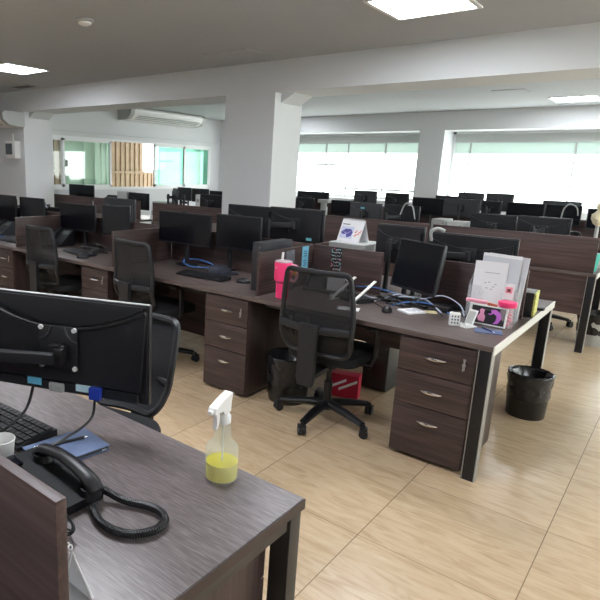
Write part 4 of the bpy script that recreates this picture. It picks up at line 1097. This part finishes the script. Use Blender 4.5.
# bins
def bin_(x, y, label, r=.132, h=.285, white=False, bagfrac=.55):
    t = thing('waste_bin', label, 'waste bin', (x, y, 0), 0, 'waste bins')
    rb = r*.86
    MB().lathe([(rb*.6, .002), (rb, 0), (rb+.004, .006), (r, h), (r-.006, h), (rb-.004, .012)], 36, capt=True).build('bin_body', M['pale'] if white else M['bin'], t)
    z0 = h*(1-bagfrac); n = 44
    rnd = [[random.uniform(-1, 1) for _ in range(n)] for _ in range(14)]
    pr = []
    for i in range(8):
        q = i/7; pr.append((rb+(r-rb)*(z0+(h-z0)*q)/h+.004+.003*math.sin(q*9), z0+(h-z0)*q))
    pr += [(r+.008, h+.012), (r-.002, h+.018), (r-.02, h+.002), (r-.035, h-.06), (r-.06, h-.1)]
    def wob(i, k): return .022*rnd[min(i, 13)][k]+.025*math.sin(k*1.1+i*1.4)*(.3 if i < 2 else .8)
    MB().lathe(pr, n, wob=wob, capb=False, capt=True).build('bin_liner', M['bag'], t, smooth=75)
    return t
bin_(-.665, 4.13, 'black waste bin with a black liner by the back leg of the desk end')
bin_(-1.965, 3.20, 'black waste bin with a crumpled liner left of the middle chair', r=.15, h=.31, bagfrac=.6)
bin_(-.585, 6.50, 'white waste bin with a dark liner under the far right desk', r=.15, h=.30, white=True, bagfrac=.62)
# things under the middle desk
t = thing('red_box', 'red box with white stripes on the floor under the middle desk', 'box', (-1.71, 3.54, 0), R(14))
MB().box((0, 0, .085), (.22, .10, .17), bev=.003).build('box_body', mat('box_red', (190, 24, 60), .5), t)
for i, x in enumerate((-.02, .055)):
    MB().prism([(x-.08, .05), (x+.045, .125), (x+.045, .145), (x-.08, .07)], -.053, -.0505, 'xz').build('stripe', M['paper'], t)
# far right oddments
t = thing('teal_folder', 'upright teal folder at the end of the far right desk', 'folder', (-.655, 6.20, .74), R(-8))
MB().box((0, 0, .085), (.022, .16, .17), mtx=RY(6), bev=.004).build('cover', mat('teal_cover', (40, 176, 160), .4), t)
MB().box((-.001, 0, .088), (.012, .15, .165), mtx=RY(6)).build('pages', M['paper'], t)
t = thing('figurine', 'cream figurine on a pale stem at the right edge of the photo', 'figurine', (-.70, 6.40, .74))
MB().lathe([(.06, 0), (.06, .012), (.02, .02), (.016, .40), (.02, .42)], 20).build('stem', M['pale'], t)
MB().lathe([(.012, .40), (.045, .43), (.06, .47), (.055, .51), (.03, .535), (.02, .55), (.035, .575), (.03, .605), (.01, .62)], 20, wob=lambda i, k: .12*math.sin(k*2.1+i*1.3)).build('figure', mat('cream', (226, 214, 182), .6), t)
t = thing('white_box', 'white box on the far right desk end behind the teal folder', 'box', (-.66, 6.62, .74), R(6))
MB().box((0, 0, .05), (.09, .14, .10), bev=.003).build('box_body', M['white'], t); MB().box((0, 0, .102), (.094, .145, .012), bev=.002).build('lid', M['paper'], t)
# left background oddments
t = thing('paper_tray', 'grey filing box on the desk below the left window', 'filing box', (-7.37, 6.45, .74))
MB().box((0, 0, .20), (.24, .22, .40), bev=.004).build('box_body', M['pale'], t); MB().box((0, -.112, .22), (.18, .006, .06)).build('label_panel', M['grey'], t)
t = thing('water_dispenser', 'slim white box standing amid black clutter left of the pillar', 'box', (-5.80, 6.55, .74))
MB().box((0, 0, .215), (.10, .10, .43), bev=.008).build('box_body', M['white'], t); MB().box((0, -.052, .34), (.05, .006, .05)).build('front_inset', M['pale'], t)
t = thing('pale_stand', 'pale T-shaped stand left of the black screen in the window row', 'stand', (-5.03, 8.98, .74))
MB().box((0, 0, .15), (.09, .07, .30), bev=.006).build('column', M['pale'], t); MB().box((0, 0, .325), (.20, .10, .06), bev=.008).build('head', M['pale'], t)
t = thing('arm_stand', 'black folded twin arm stand beside the slim white box', 'stand', (-5.95, 6.35, .74))
a = MB(); a.cyl((0, 0, 0), (0, 0, .42), .018, None, 12); a.build('post', M['black2'], t)
for s, zz in ((-1, .36), (1, .31)):
    a = MB(); a.tube([(0, 0, zz), (s*.10, -.05, zz), (s*.05, -.12, zz+.01)], .018, 8); a.cyl((s*.05, -.12, zz-.04), (s*.05, -.12, zz+.05), .022, None, 12); a.build('arm', M['black2'], t)
t = thing('paper_ream', 'stack of white papers on the low ledge left of the pillar', 'papers', (-6.45, 6.42, .74))
for i in range(4): MB().box((.01*(i % 2), 0, .03+.075*i), (.36-.02*i, .24, .07)).build('paper_block', M['paper'] if i % 2 == 0 else M['pale'], t)

# ------------------------------------------------------------------ light
wd = bpy.data.worlds.new('world'); bpy.context.scene.world = wd; wd.use_nodes = True
bg = wd.node_tree.nodes['Background']; bg.inputs['Color'].default_value = (1, 1, .965, 1); bg.inputs['Strength'].default_value = 3.9
def portal(loc, rot, sx, sy):
    l = bpy.data.lights.new('window_portal', 'AREA'); l.shape = 'RECTANGLE'; l.size = sx; l.size_y = sy; l.cycles.is_portal = True
    o = bpy.data.objects.new('window_portal', l); C.objects.link(o); o.location = loc; o.rotation_euler = rot
portal(((-8.54-4.207)/2, 11.5, (SILL+HEAD)/2), (-PI/2, 0, 0), 4.3, 1.3)
portal(((2.8-3.751)/2, 11.5, (SILL+HEAD)/2), (-PI/2, 0, 0), 6.5, 1.3)
portal((2.93, 6.0, 1.71), (0, PI/2, 0), 1.3, 6.8)
portal((WL-.12, 8.32, 1.6), (0, -PI/2, 0), 1.0, 4.4)
sc = bpy.context.scene
sc.view_settings.view_transform = 'Standard'; sc.view_settings.look = 'None'; sc.view_settings.gamma = 1
sc.view_settings.use_curve_mapping = False
sc.view_settings.exposure = 1.12
